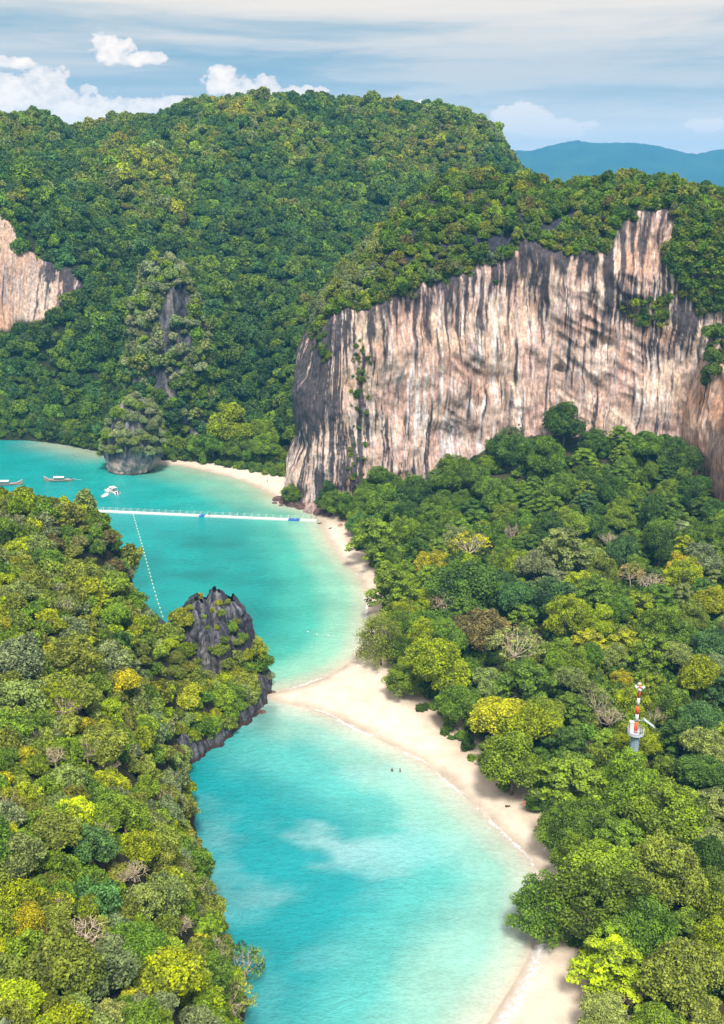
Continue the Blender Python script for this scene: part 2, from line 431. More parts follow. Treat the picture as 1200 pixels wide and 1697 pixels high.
# ------------------------------------------------------------------ water
def tensor_axis(a, b, step, far_lo, far_hi, n=14):
    mid = np.arange(a, b+step, step)
    lo = a - np.geomspace(step*2, a-far_lo, n)[::-1]; hi = b + np.geomspace(step*2, far_hi-b, n)
    return np.concatenate([lo, mid, hi])
def build_water():
    xs = tensor_axis(-200, 70, 1.1, -14000, 14000); ys = tensor_axis(90, 480, 1.1, -900, 24000)
    X, Y = np.meshgrid(xs, ys, indexing='ij')
    x, y = X.ravel(), Y.ravel()
    wob = 2.2*fbm(x*.05, y*.05, 1.) + .8*fbm(x*.2, y*.2, 4.)
    d1 = dist_line(sand_line, x, y); d2 = dist_line(far_sand, x, y); d3 = dist_line(islet_sand, x, y)
    upper = sstep(206, 216, y)                                   # lagoon beyond the spit
    C = lambda *c: np.array(c)[None, :]
    def ramp(d, stops):
        r = np.repeat(C(*stops[0][1]), len(d), 0)
        for (a, ca), (b, cb) in zip(stops[:-1], stops[1:]):
            t = sstep(a, b, d)[:, None]; r = r*(1-t)+C(*cb)*t
        return r
    up = ramp(d1+wob*sstep(2, 12, d1), [(0, (.60, .52, .40)), (1.6, (.48, .56, .42)), (7, (.24, .55, .41)), (16, (.055, .44, .35)), (30, (.006, .30, .28)), (60, (.004, .34, .33))])
    lo = ramp(d1+1.6*wob*sstep(2, 12, d1), [(0, (.62, .54, .43)), (1.6, (.50, .58, .47)), (8, (.27, .56, .47)), (18, (.09, .47, .44)), (32, (.008, .33, .36)), (60, (.006, .29, .335))])
    col = lo*(1-upper[:, None])+up*upper[:, None]
    far = ramp(d2+wob, [(0, (.58, .52, .38)), (2.5, (.44, .56, .40)), (11, (.22, .52, .38)), (28, (.02, .42, .38)), (50, (.005, .36, .36))])
    w = (sstep(300, 352, y)*sstep(20, 60, d1+.5*(y-330)))[:, None]
    w2 = np.exp(-d2/26.)[:, None]*sstep(330, 356, y)[:, None]
    col = col*(1-np.maximum(w*.9, w2))+far*np.maximum(w*.9, w2)
    t3 = np.exp(-(d3/13.)**2)[:, None]; col = col*(1-t3)+C(.42, .50, .36)*t3
    # dark reef patches and cloud reflections painted pale into the water colour
    reef = sstep(.05, .55, fbm(x*.022+3, y*.03, 2.)) * sstep(20, 34, d1)*sstep(236, 262, y)*(1-sstep(318, 345, y))
    col = col*(1-.20*reef[:, None])
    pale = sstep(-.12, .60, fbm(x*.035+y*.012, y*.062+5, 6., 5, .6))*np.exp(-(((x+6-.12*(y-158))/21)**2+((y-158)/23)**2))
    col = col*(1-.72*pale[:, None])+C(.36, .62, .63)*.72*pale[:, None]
    pale2 = sstep(.1, .6, fbm(x*.05, y*.09+9, 3.))*sstep(14, 26, d1)*(1-upper)
    col = col*(1-.25*pale2[:, None])+C(.20, .52, .54)*.25*pale2[:, None]
    # submerged rocks near the pinnacle
    for qx, qy, r in ((430, 1180, 2.4), (452, 1175, 1.2), (440, 1196, 3.)):
        c = px([(qx, qy)])[0]; t = .55*np.exp(-(((x-c[0])/r)**2+((y-c[1])/(r*1.5))**2))[:, None]; col = col*(1-t)+C(.06, .16, .14)*t
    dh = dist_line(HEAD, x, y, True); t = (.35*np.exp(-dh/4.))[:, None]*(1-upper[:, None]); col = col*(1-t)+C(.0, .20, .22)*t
    sea = sstep(480, 1500, y)[:, None]; col = col*(1-sea)+C(.02, .16, .26)*sea
    V = np.stack([x, y, np.zeros_like(x)], 1)
    me = mesh_np('sea_water', V, grid_faces(len(xs), len(ys)))
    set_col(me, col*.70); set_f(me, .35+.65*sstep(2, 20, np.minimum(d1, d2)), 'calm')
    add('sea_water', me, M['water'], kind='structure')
build_water()

# ------------------------------------------------------------------ land around the beach
def build_ground():
    xs = np.arange(-118, 226, 1.0); ys = np.arange(84, 446, 1.0)
    X, Y = np.meshgrid(xs, ys, indexing='ij'); x, y = X.ravel(), Y.ravel()
    z = ground_z(x, y); d = land_d(x, y)
    z = np.where(d < -8, -2., z); z = np.where(y > 428, np.minimum(z, 1.6), z)
    wet = sstep(.2, 3.2, d+.8*fbm(x*.15, y*.15))[:, None]; inl = sstep(16, 24, d+3*fbm(x*.07, y*.07))[:, None]
    col = np.array([[.37, .31, .245]])*(1-wet)+np.array([[.56, .48, .385]])*wet
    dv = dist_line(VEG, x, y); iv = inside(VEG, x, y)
    brown_edge = (sstep(-3.5, .5, np.where(iv, dv, -dv)+1.2*fbm(x*.3, y*.3)))[:, None]      # browner along and under the tree line
    col = col*(1-.45*brown_edge)+np.array([[.38, .27, .18]])*.45*brown_edge
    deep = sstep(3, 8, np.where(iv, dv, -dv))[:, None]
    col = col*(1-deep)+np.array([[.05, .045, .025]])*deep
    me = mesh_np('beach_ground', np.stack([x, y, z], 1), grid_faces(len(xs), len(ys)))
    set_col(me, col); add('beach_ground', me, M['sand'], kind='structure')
veg_px = [(516, 838), (545, 856), (575, 874), (585, 900), (612, 930), (628, 962), (632, 1010), (628, 1062), (645, 1108), (690, 1170), (740, 1218), (790, 1268), (830, 1302), (868, 1330), (905, 1372), (945, 1408), (965, 1440), (960, 1500), (940, 1560), (955, 1610), (985, 1660), (1000, 1697), (1010, 1790)]
_v = at_z(np.array([p[0] for p in veg_px]), np.array([p[1] for p in veg_px]), 1.4)[:, :2]
VEG = np.concatenate([resample(_v, 3.), [(120, 90), (400, 90), (400, 400), (-12, 400)]])
build_ground()

def build_headland():
    xs = np.arange(-236, 2, 1.2); ys = np.arange(34, 262, 1.2)
    X, Y = np.meshgrid(xs, ys, indexing='ij'); x, y = X.ravel(), Y.ravel()
    d = head_d(x, y); z = np.where(d < -6, -3., head_z(x, y))
    dx = 1.5*fbm(x*.2, y*.2, z*.2)*sstep(0, 4, z); 
    n = fbm(x*.1, y*.1, z*.1)[:, None]
    col = np.array([[.022, .022, .012]])+np.array([[.022, .018, .010]])*np.clip(n, -.6, 1)
    base = (1-sstep(.4, 2.2, z+.6*n[:, 0]))[:, None]
    col = col*(1-base)+np.array([[.055, .034, .027]])*base
    me = mesh_np('headland_hill', np.stack([x+dx, y+dx*.5, z], 1), grid_faces(len(xs), len(ys)))
    set_col(me, col); add('headland_hill', me, M['rock'], kind='structure')
build_headland()

# ------------------------------------------------------------------ mountain beyond the bay
class TPS:
    def __init__(s, P, z, reg=2.):
        s.P = np.asarray(P, float)/100; n = len(P)
        K = s.k(s.P, s.P)+np.eye(n)*reg*1e-3
        Q = np.concatenate([np.ones((n, 1)), s.P], 1)
        A = np.block([[K, Q], [Q.T, np.zeros((3, 3))]])
        s.w = np.linalg.solve(A, np.concatenate([z, np.zeros(3)]))
    @staticmethod
    def k(a, b):
        r2 = ((a[:, None, :]-b[None, :, :])**2).sum(-1)+1e-12
        return .5*r2*np.log(r2)
    def __call__(s, x, y):
        q = np.stack([np.ravel(x), np.ravel(y)], 1)/100
        r = np.concatenate([s.k(q, s.P), np.ones((len(q), 1)), q], 1) @ s.w
        return r.reshape(np.shape(x))
_ctl = []
for a, b in [(-320, 715), (-150, 722), (0, 726), (60, 728), (100, 733), (165, 745), (230, 757), (300, 764), (340, 766), (400, 780), (470, 790)]:
    _ctl.append(at_z(np.array(a), np.array(b), .8))
for a, b, Y in [(-160, 640, 470), (-100, 560, 478), (0, 545, 479), (60, 535, 481), (120, 505, 484), (190, 500, 488),
                (-100, 370, 500), (0, 362, 500), (70, 385, 502), (130, 405, 505),
                (50, 640, 468), (200, 610, 470), (300, 600, 478), (200, 430, 530), (300, 430, 540),
                (-160, 300, 560), (0, 280, 570), (150, 320, 570), (300, 320, 590),
                (-200, 190, 640), (-100, 192, 645), (0, 203, 650), (60, 218, 660), (150, 242, 680), (200, 222, 695), (260, 203, 705), (330, 181, 720), (400, 174, 730),
                (500, 174, 740), (560, 177, 740), (640, 181, 740), (700, 188, 730), (760, 203, 720), (800, 229, 705), (826, 262, 695),
                (400, 290, 630), (500, 290, 640), (600, 260, 660), (700, 260, 670), (400, 420, 560), (500, 430, 550), (600, 380, 590),
                (450, 560, 498), (455, 660, 468), (390, 690, 458), (385, 600, 488), (540, 560, 500)]:
    _ctl.append(at_y(np.array(a), np.array(b), Y))
_ctl += [np.array(q, float) for q in [(-330, 860, 60), (-150, 870, 70), (0, 870, 90), (150, 860, 60), (130, 690, 75), (165, 640, 40), (170, 560, 30), (100, 560, 60), (60, 480, 40), (20, 440, 10)]]
_ctl = np.array(_ctl)
_mt = TPS(_ctl[:, :2], _ctl[:, 2])
def mount_z(x, y):
    b = _mt(x, y)
    amp = sstep(2, 30, b)*(1-.75*sstep(135, 165, b))
    cut = 22*np.exp(-((x+52+.10*(y-470))/15)**2)*sstep(440, 470, y)*sstep(600, 520, y) + 12*np.exp(-((x+118)/12)**2)*sstep(445, 475, y)*sstep(560, 500, y)
    z = b + amp*(8.5*fbm(x*.020, y*.020, 2., 4) - 9*np.abs(pnoise(x*.024+.004*y, y*.007, 5.)) + 2.5) - cut
    return np.where(b > 3, np.maximum(z, 2.5), b)
LEFT_ROCK = [(-40, 350), (8, 356), (28, 378), (34, 408), (60, 425), (95, 440), (118, 446), (132, 462), (140, 478), (128, 492), (112, 500), (96, 512), (84, 530), (60, 538), (30, 534), (14, 552), (-40, 548)]
def build_mountain():
    xs = np.arange(-330, 175, 3.0); ys = np.arange(418, 880, 3.0)
    X, Y = np.meshgrid(xs, ys, indexing='ij'); x, y = X.ravel(), Y.ravel()
    z = mount_z(x, y); z = np.where(land_d(x, y) < -3, -3, z)
    me = mesh_np('mountain_hill', np.stack([x, y, z], 1), grid_faces(len(xs), len(ys)))
    add('mountain_hill', me, M['soil'], kind='structure')
build_mountain()

# ------------------------------------------------------------------ cliff face
def rock_colour(s, z, top, zone_dark, warm, white, brown, stk=1.):
    """weathered limestone: cream and pink stone, black and grey water streaks, pale drip lines (all follow the fall line)"""
    C = lambda *c: np.array(c)[None, :]
    sw = s + 1.2*fbm(s*.05, z*.04, 1.) + .38*fbm(s*.3, z*.12, 2.) + .14*fbm(s*1.1, z*.4, 4.)
    pink = sstep(-.35, .45, fbm(s*.06, z*.06, 5., 5))[:, None]
    col = C(.63, .475, .36)*(1-pink)+C(.55, .37, .30)*pink
    og = (np.clip(sstep(.15, .65, fbm(s*.05+9, z*.06, 9., 5))*.5+warm*(.7+.6*fbm(s*.12, z*.1, 19.)), 0, 1))[:, None]
    col = col*(1-og)+C(.58, .32, .17)*og
    tn = sstep(.10, .5, fbm(sw*.75+5, z*.025, 23., 4, .6))[:, None]*.45; col = col*(1-tn)+C(.36, .26, .21)*tn
    ws = np.clip((sstep(-.02, .40, fbm(sw*.62, z*.022, 3., 4, .62)+.35*fbm(s*.05, z*.06, 27.))*(.75*white)), 0, .95)[:, None]
    col = col*(1-ws)+C(.70, .67, .655)*ws
    br = brown[:, None]; col = col*(1-br)+C(.30, .205, .155)*br
    grp = .50*fbm(s*.05, z*.05, 51., 3)                              # streaks come in groups
    gs = (sstep(.20, .55, fbm(sw*.95+40, z*.024, 6., 4, .6)+grp)*.62*stk)[:, None]
    col = col*(1-gs)+C(.21, .205, .225)*gs
    f = .75*fbm(sw*.85+80, z*.020, 8., 4, .62)+.45*fbm(sw*.25+80, z*.03, 88., 4)+grp*.8
    bs = sstep(.42-.85*zone_dark, .72-.85*zone_dark, f+.25*fbm(sw*1.8, z*.08, 2., 3))*stk
    hang = np.exp(-np.maximum(top-z, 0)/15.)*(.85+.5*fbm(s*.06, 3., 9.))                        # stains that run down from the wooded rim
    bs = np.clip(bs + sstep(.26, .66, hang+.80*fbm(sw*.55, z*.04, 12., 5)), 0, 1)[:, None]*.93
    col = col*(1-bs)+C(.036, .036, .046)*bs
    sp = sstep(.35, .75, fbm(s*.8, z*.55, 61., 4, .65))[:, None]*.28   # small pits and lichen
    col = col*(1-sp)+C(.16, .14, .135)*sp
    return col*np.array([[.955, .925, .915]])*(1+.18*fbm(s*.9, z*.45, 4.))[:, None]

def make_cliff(name, plan, ztop_pts, zbase, lean, zones, ds=.36, dz=.42, amp=1., seed=0.):
    p = resample(plan, .5); seg = np.r_[0, np.cumsum(np.linalg.norm(np.diff(p, axis=0), axis=1))]
    L = seg[-1]; s = np.arange(0, L, ds); bx = np.interp(s, seg, p[:, 0]); by = np.interp(s, seg, p[:, 1])
    k = max(3, int(6/ds)); ker = np.ones(k)/k
    tx, ty = np.gradient(bx), np.gradient(by)
    tx = np.convolve(np.pad(tx, k//2, 'edge'), ker, 'same')[k//2:k//2+len(s)]; ty = np.convolve(np.pad(ty, k//2, 'edge'), ker, 'same')[k//2:k//2+len(s)]
    l = np.hypot(tx, ty); nx, ny = ty/l, -tx/l                      # outward = towards the camera side
    top = np.interp(bx if name != 'x' else s, *ztop_pts) if not callable(ztop_pts) else ztop_pts(s, bx)
    top = top + 2.6*fbm(s*.09, seed, 0.) + 1.4*fbm(s*.33, seed, 3.)
    nz = int((top.max()-zbase)/dz); t = np.linspace(0, 1, nz)
    S = np.repeat(s[:, None], nz, 1); Z = zbase+(top[:, None]-zbase)*t[None, :]
    BX = np.repeat(bx[:, None], nz, 1)
    warp = 3.*fbm(S*.03, Z*.03, 2.+seed)
    big = 4.2*fbm(S*.035+seed, Z*.030, 1.) 
    fl = S+1.8*fbm(S*.06, Z*.03, 7.+seed)
    fm = .25+1.1*sstep(-.2, .5, fbm(S*.045, Z*.05, 33.+seed))
    flute = fm*(.34*(1-2*np.abs(pnoise(fl*.16, Z*.018, 3.+seed))) + .40*(1-2*np.abs(pnoise(fl*.42, Z*.035, 9.+seed)))+.26*(1-2*np.abs(pnoise(fl*1.05, Z*.08, 4.))))
    flute = flute + 1.5*np.abs(fbm(S*.11+.02*Z, Z*.040, 41.+seed, 4, .5))
    fine = .34*fbm(S*.6, Z*.12, 5.+seed, 4, .55)
    q = (Z+.62*S+warp*2.2+1.2*fbm(S*.2, Z*.2, 5.))/15.; fr = q-np.floor(q)                  # slanting strata: each block overhangs the one below
    zone = sstep(-.05, .4, fbm(S*.026+3.3, Z*.026, 11.+seed)) if zones is None else zones(S, BX, Z)
    pq, aq = Z+.66*S, S-.66*Z
    over = zone*(1.5*(1-2*np.abs(pnoise(pq*.075+.5*fbm(S*.06, Z*.06, 15.), aq*.022, 71.+seed)))+.9*(1-2*np.abs(pnoise(pq*.19, aq*.05, 76.+seed))))
    disp = amp*(big+flute*(1-.45*zone)+fine+over)
    if seed == 0:
        for sx, sz, rx_, rz_, dp in ((51.5, 58, .7, 4, 3.), (52, 36, .8, 6, 3.), (72, 47, 2.0, 1.6, 3.), (22, 62, .6, 6, 2.), (14, 40, .7, 7, 2.), (86, 60, .8, 6, 2.2), (62, 70, .7, 6, 2.)):
            disp = disp - dp*np.exp(-((BX-sx-.3*pnoise(Z*.3, sx))/rx_)**2-((Z-sz)/rz_)**2)
    rim = sstep(.93, 1., t)[None, :]
    disp = disp - rim*2.2 - (t[None, :]**2)*2.2
    lx = lean(BX)*(Z-zbase)
    Xw = BX+nx[:, None]*disp+lx; Yw = by[:, None]+ny[:, None]*disp+.035*(Z-zbase)
    brown = np.clip(zone*sstep(-.05, .40, fbm(pq*.07, aq*.03, 14., 4))*.9 + .25*sstep(.2, .6, fbm(S*.05, Z*.05, 14.)), 0, .92)
    V = np.stack([Xw, Yw, Z], -1).reshape(-1, 3)
    return dict(V=V, F=grid_faces(len(s), nz)[:, ::-1], S=S.ravel(), Z=Z.ravel(), BX=BX.ravel(), top=np.repeat(top[:, None], nz, 1).ravel(), brown=brown.ravel(), rimx=Xw[:, -1], rimy=Yw[:, -1], rimz=Z[:, -1], nx=nx, ny=ny, zone=zone.ravel())

ZT = ([-40, -29, -20, -8, 0, 12, 25, 35, 45, 52, 58, 66, 76, 86, 92, 104, 112, 122, 150, 190], [58, 62, 66, 72, 74, 77, 79, 85, 86, 88, 96, 92, 94, 92, 104, 106, 104, 100, 98, 95])
cl = make_cliff('cliff', CLIFF_PLAN, ZT, -1.5, lambda x: .12*np.clip((-x-5)/20, 0, 1),
                lambda S, BX, Z: np.clip(sstep(62, 76, BX)*sstep(106, 96, BX)*sstep(22, 36, Z)*sstep(92, 78, Z) + .8*sstep(28, 33, BX)*sstep(47, 41, BX)*sstep(20, 28, Z)*sstep(72, 60, Z) + .35*sstep(.1, .5, fbm(S*.03, Z*.03, 11.)), 0, 1))
def cliff_cols(c):
    x, z, s = c['BX'], c['Z'], c['S']
    qx, qy, _ = proj(c['V'])
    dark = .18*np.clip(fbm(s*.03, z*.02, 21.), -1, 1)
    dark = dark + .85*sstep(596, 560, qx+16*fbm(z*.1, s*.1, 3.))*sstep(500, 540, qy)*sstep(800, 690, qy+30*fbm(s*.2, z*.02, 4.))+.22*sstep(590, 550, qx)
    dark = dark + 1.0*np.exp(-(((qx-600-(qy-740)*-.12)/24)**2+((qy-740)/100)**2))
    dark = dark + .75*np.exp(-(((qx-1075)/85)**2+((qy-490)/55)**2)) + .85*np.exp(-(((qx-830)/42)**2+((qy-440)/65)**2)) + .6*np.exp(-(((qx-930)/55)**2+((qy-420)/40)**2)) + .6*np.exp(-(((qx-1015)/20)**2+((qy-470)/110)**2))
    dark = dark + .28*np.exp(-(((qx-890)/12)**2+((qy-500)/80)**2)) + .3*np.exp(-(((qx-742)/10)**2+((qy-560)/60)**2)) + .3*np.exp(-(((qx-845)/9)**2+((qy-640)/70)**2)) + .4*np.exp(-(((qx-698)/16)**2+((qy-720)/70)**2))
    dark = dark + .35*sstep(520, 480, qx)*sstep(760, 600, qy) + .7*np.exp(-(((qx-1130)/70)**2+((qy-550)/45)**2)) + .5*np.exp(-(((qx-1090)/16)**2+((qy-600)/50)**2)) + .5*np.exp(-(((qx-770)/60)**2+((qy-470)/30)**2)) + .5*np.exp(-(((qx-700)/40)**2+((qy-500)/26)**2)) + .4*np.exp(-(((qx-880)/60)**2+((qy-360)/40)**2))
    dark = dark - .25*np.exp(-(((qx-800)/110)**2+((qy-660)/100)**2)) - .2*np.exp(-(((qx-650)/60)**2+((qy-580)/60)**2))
    warm = .9*np.exp(-(((qx-1070)/40)**2+((qy-410)/40)**2)) + .5*np.exp(-(((qx-960)/60)**2+((qy-460)/40)**2)) + .7*sstep(1110, 1150, qx)*sstep(600, 680, qy) + .28*np.exp(-(((qx-660)/70)**2+((qy-590)/70)**2))
    white = .55+1.1*np.exp(-(((qx-800)/90)**2+((qy-640)/110)**2)) + .4*np.exp(-(((qx-690)/70)**2+((qy-700)/80)**2)) + .4*np.exp(-(((qx-1080)/80)**2+((qy-640)/60)**2))
    return rock_colour(s, z, c['top'], dark, warm, white, c['brown'])
cl['col'] = cliff_cols(cl)
me = mesh_np('cliff', cl['V'], cl['F']); set_col(me, cl['col'])
cliff_o = add('cliff', me, M['rock'], kind='structure')
bvh_cliff = BVHTree.FromPolygons([tuple(v) for v in cl['V']], [tuple(int(i) for i in f) for f in cl['F']])

# orange buttress that juts out at the frame's edge
bt = make_cliff('x', np.array([(117, 372), (117.5, 360), (118.5, 351), (120, 343), (121, 335), (119.5, 327), (120, 319), (125, 311), (140, 305), (170, 300)], float),
                lambda s, bx: np.interp(s, [0, 10, 18, 25, 34, 42, 50, 64, 100], [30, 44, 58, 60, 52, 48, 52, 58, 60]), -1., lambda x: 0*x, lambda S, BX, Z: 0*S, ds=.34, dz=.42, amp=.8, seed=31.)
w = .75+0*bt['S']
bt['col'] = rock_colour(bt['S']+300, bt['Z'], bt['top']+30, -.05*w, w*.9, .4*w, 0*w, .8)
me = mesh_np('cliff_buttress', bt['V'], bt['F']); set_col(me, bt['col']); add('cliff_buttress', me, M['rock'], kind='structure')

# wooded slope that rises behind the cliff's rim
def build_cap():
    st = 5; rx, ry, rz = cl['rimx'][::st], cl['rimy'][::st], cl['rimz'][::st]
    b = np.r_[np.linspace(-.5, 8, 9), np.linspace(10, 46, 16), np.linspace(52, 150, 14)]
    crest = np.interp(rx, [-40, -24, -10, 10, 25, 40, 57, 66, 72, 80, 92, 104, 115, 125, 145, 200], [64, 70, 82, 99, 109, 113, 113, 110, 108, 109, 110, 112, 111, 107, 104, 100])
    k = 13; crest = np.convolve(np.pad(crest, k//2, 'edge'), np.ones(k)/k, 'valid')
    crest = crest + 2.2*fbm(rx*.08, 5., 1.)
    B = np.repeat(b[None, :], len(rx), 0)
    dirx = np.interp(rx, [-40, -20, 0, 60], [.55, .35, .12, 0]); diry = np.sqrt(1-dirx**2)
    X = rx[:, None]+dirx[:, None]*B; Y = ry[:, None]+diry[:, None]*B
    up = sstep(0, 1, B/34.)
    back = sstep(46, 150, B)
    Z = rz[:, None]+(np.maximum(crest-rz, 2)[:, None])*np.power(np.clip(B/34., 0, 1), .62)-back*75
    Z = Z + (1.8*fbm(X*.09, Y*.09, 3.)+2.2*np.abs(fbm(X*.3, Y*.3, 6., 3)))*sstep(1, 10, B)
    V = np.stack([X, Y, Z], -1).reshape(-1, 3)
    F = grid_faces(len(rx), len(b))
    col = np.array([[.034, .035, .046]])*(1+.6*fbm(V[:, 0]*.2, V[:, 1]*.2, V[:, 2]*.1))[:, None]
    me = mesh_np('cliff_top_hill', V, F[:, ::-1]); set_col(me, col); add('cliff_top_hill', me, M['rock'], kind='structure')
    return V, F
cap_V, cap_F = build_cap()

# pale cliff on the mountain's flank (left of the bay)
def build_left_rock():
    xs = np.arange(-232, -112, .55); ys = np.arange(470, 515, .40)
    X, Y = np.meshgrid(xs, ys, indexing='ij'); x, y = X.ravel(), Y.ravel()
    z = mount_z(x, y)
    gx = (mount_z(x+1.5, y)-mount_z(x-1.5, y))/3; gy = (mount_z(x, y+1.5)-mount_z(x, y-1.5))/3
    l = np.sqrt(gx*gx+gy*gy+1); n = np.stack([-gx/l, -gy/l, 1/l], 1)
    qx, qy, _ = proj(np.stack([x, y, z], 1))
    dd = dist_line(LEFT_ROCK, qx, qy, True); ins = np.where(inside(LEFT_ROCK, qx, qy), dd, -dd)
    off = lerp(-3., 1.6, sstep(-14, 6, ins))
    fl = x+.8*fbm(x*.1, z*.05); f = 1.1*(1-2*np.abs(pnoise(fl*.2, z*.02, 3.)))+.6*(1-2*np.abs(pnoise(fl*.55, z*.03, 6.)))+.4*fbm(x*.5, z*.3)
    V = np.stack([x, y, z], 1)+n*(off)[:, None]
    V[:, 1] -= f*sstep(-4, 4, ins)
    dark = .75*sstep(50, 105, qx+22*fbm(z*.1, x*.1))+.05+.25*fbm(x*.1, z*.1, 3.)
    col = rock_colour(x+77, z, 0*z+140, dark, .35*sstep(60, 10, qx)+.1, .35+0*x, .25+0*x)*.9
    me = mesh_np('mountain_cliff', V, grid_faces(len(xs), len(ys))); set_col(me, col); add('mountain_cliff', me, M['rock'], kind='structure')
build_left_rock()

# ------------------------------------------------------------------ free-standing rocks
def lathe_rock(cx, cy, z0, z1, prof, nseg=72, nz=60, seed=0., rough=1., yscale=1., lean=(0, 0), fl=1., ztop_jag=.0):
    """rock column: profile radius r(t) with flutes and knobs; closed by a jagged top"""
    th = np.linspace(0, 2*np.pi, nseg, endpoint=False)[:, None]; t = np.linspace(0, 1, nz)[None, :]
    r = np.interp(t, *prof)+0*th
    h = z1-z0; Z = z0+h*t+0*th
    cxn, sxn = np.cos(th), np.sin(th); R0 = max(prof[1])
    nx, ny = cxn*R0, sxn*R0
    d = .16*R0*fbm(nx*.25+seed, ny*.25, Z*.10, 3)+ rough*(.55*np.abs(fbm(nx*.9+seed, ny*.9, Z*.28, 4, .6))-.3+.55*(1-2*np.abs(pnoise(nx*.45+seed, ny*.45, Z*.05)))*fl+.45*fbm(nx*.6, ny*.6+seed, Z*.35, 4, .6))
    rr = np.maximum(r+d*np.minimum(1, r/R0*2.2), .02)
    Zj = Z + ztop_jag*fbm(nx*.5+seed, ny*.5, 1., 3)*sstep(.55, 1, t)
    X = cx+rr*cxn+lean[0]*(Z-z0); Y = cy+rr*sxn*yscale+lean[1]*(Z-z0)
    V = np.stack([X, Y, Zj], -1).reshape(-1, 3)
    F = grid_faces(nseg, nz, True)
    return V, F, (nx+0*Z).ravel(), (ny+0*Z).ravel()
def dark_rock_col(V, s, lightness=.0, pale=.25):
    x, y, z = V.T
    f = fbm(s*.6, z*.06, 3., 5, .6)
    col = np.array([[.055, .055, .068]])+0*V
    g = sstep(.0-.5*lightness, .6, f)[:, None]; col = col*(1-g*.8)+np.array([[.24, .235, .25]])*g*.8
    p = (sstep(.35-pale*.6, .8, fbm(s*.45+9, z*.05+3, 7.))*.8)[:, None]; col = col*(1-p)+np.array([[.42, .35, .30]])*p
    return col*.72*(1+.35*fbm(x*.9, y*.9, z*.6))[:, None]

# islet in the bay
isl = at_z(np.array(213.), np.array(786.), 0.); IX, IY = isl[0], isl[1]+6
V, F, a, b = lathe_rock(IX, IY, -2, 30, ([0, .07, .12, .2, .32, .5, .68, .85, .95, 1], [8.4, 8.6, 9.2, 10.4, 11.2, 10.4, 9.0, 6.6, 3.8, .3]), 110, 90, 3., 1.0, .85, (.10, .0), 1.25, 2.)
s = np.arctan2(b, a)*9
col = dark_rock_col(V, s, .7, .8)*1.25; zz = V[:, 2]
t = (sstep(7.0, 3.6, zz+1.4*fbm(s*.3, 0., 2.))*sstep(-.2, .3, .35+fbm(s*.2, 4., 1.)))[:, None]*.85
col = col*(1-t)+np.array([[.56, .37, .33]])*t
t = sstep(.8, .2, zz)[:, None]; col = col*(1-t)+np.array([[.05, .035, .03]])*t
rt = thing('rock_islet', 'steep limestone islet with pink water-worn foot standing alone in the bay', 'islet', (IX, IY, 0))
V[:, 0] -= IX; V[:, 1] -= IY
me = mesh_np('rock', V, F); set_col(me, col); islet_rock = add('rock', me, M['rock_fine'], rt)
ISL_V, ISL_F = V+np.array([IX, IY, 0]), F
bvh_islet = BVHTree.FromPolygons([(v[0]+IX, v[1]+IY, v[2]) for v in V], [tuple(int(i) for i in f) for f in F])

# tall karst tower against the mountain
kt = at_y(np.array(288.), np.array(640.), 452.)
KX, KY = kt[0], 440.
V, F, a, b = lathe_rock(KX, KY, -2, 80, ([0, .1, .3, .5, .65, .8, .92, .98, 1], [19, 18.5, 17.5, 16, 14.5, 12.0, 8, 4, .4]), 100, 80, 8., 1.6, .8, (.02, .0), 1.2, 2.)
me = mesh_np('karst_tower', V, F); col = dark_rock_col(V, np.arctan2(b, a)*14, -.1, .7); t = sstep(34, 18, V[:, 2])[:, None]*.5; set_col(me, col*(.8+t))
KV, KF = V.copy(), F
karst = add('karst_tower', me, M['rock'], label='tall jungle-clad limestone tower with a bare dark streak, against the mountain', category='rock tower')
KARST_BARE = [(268, 480), (300, 474), (316, 500), (312, 528), (286, 548), (284, 562), (318, 548), (322, 585), (310, 600), (304, 574), (288, 580), (272, 612), (286, 622), (284, 658), (256, 650), (254, 622), (262, 604), (268, 575), (262, 540)]

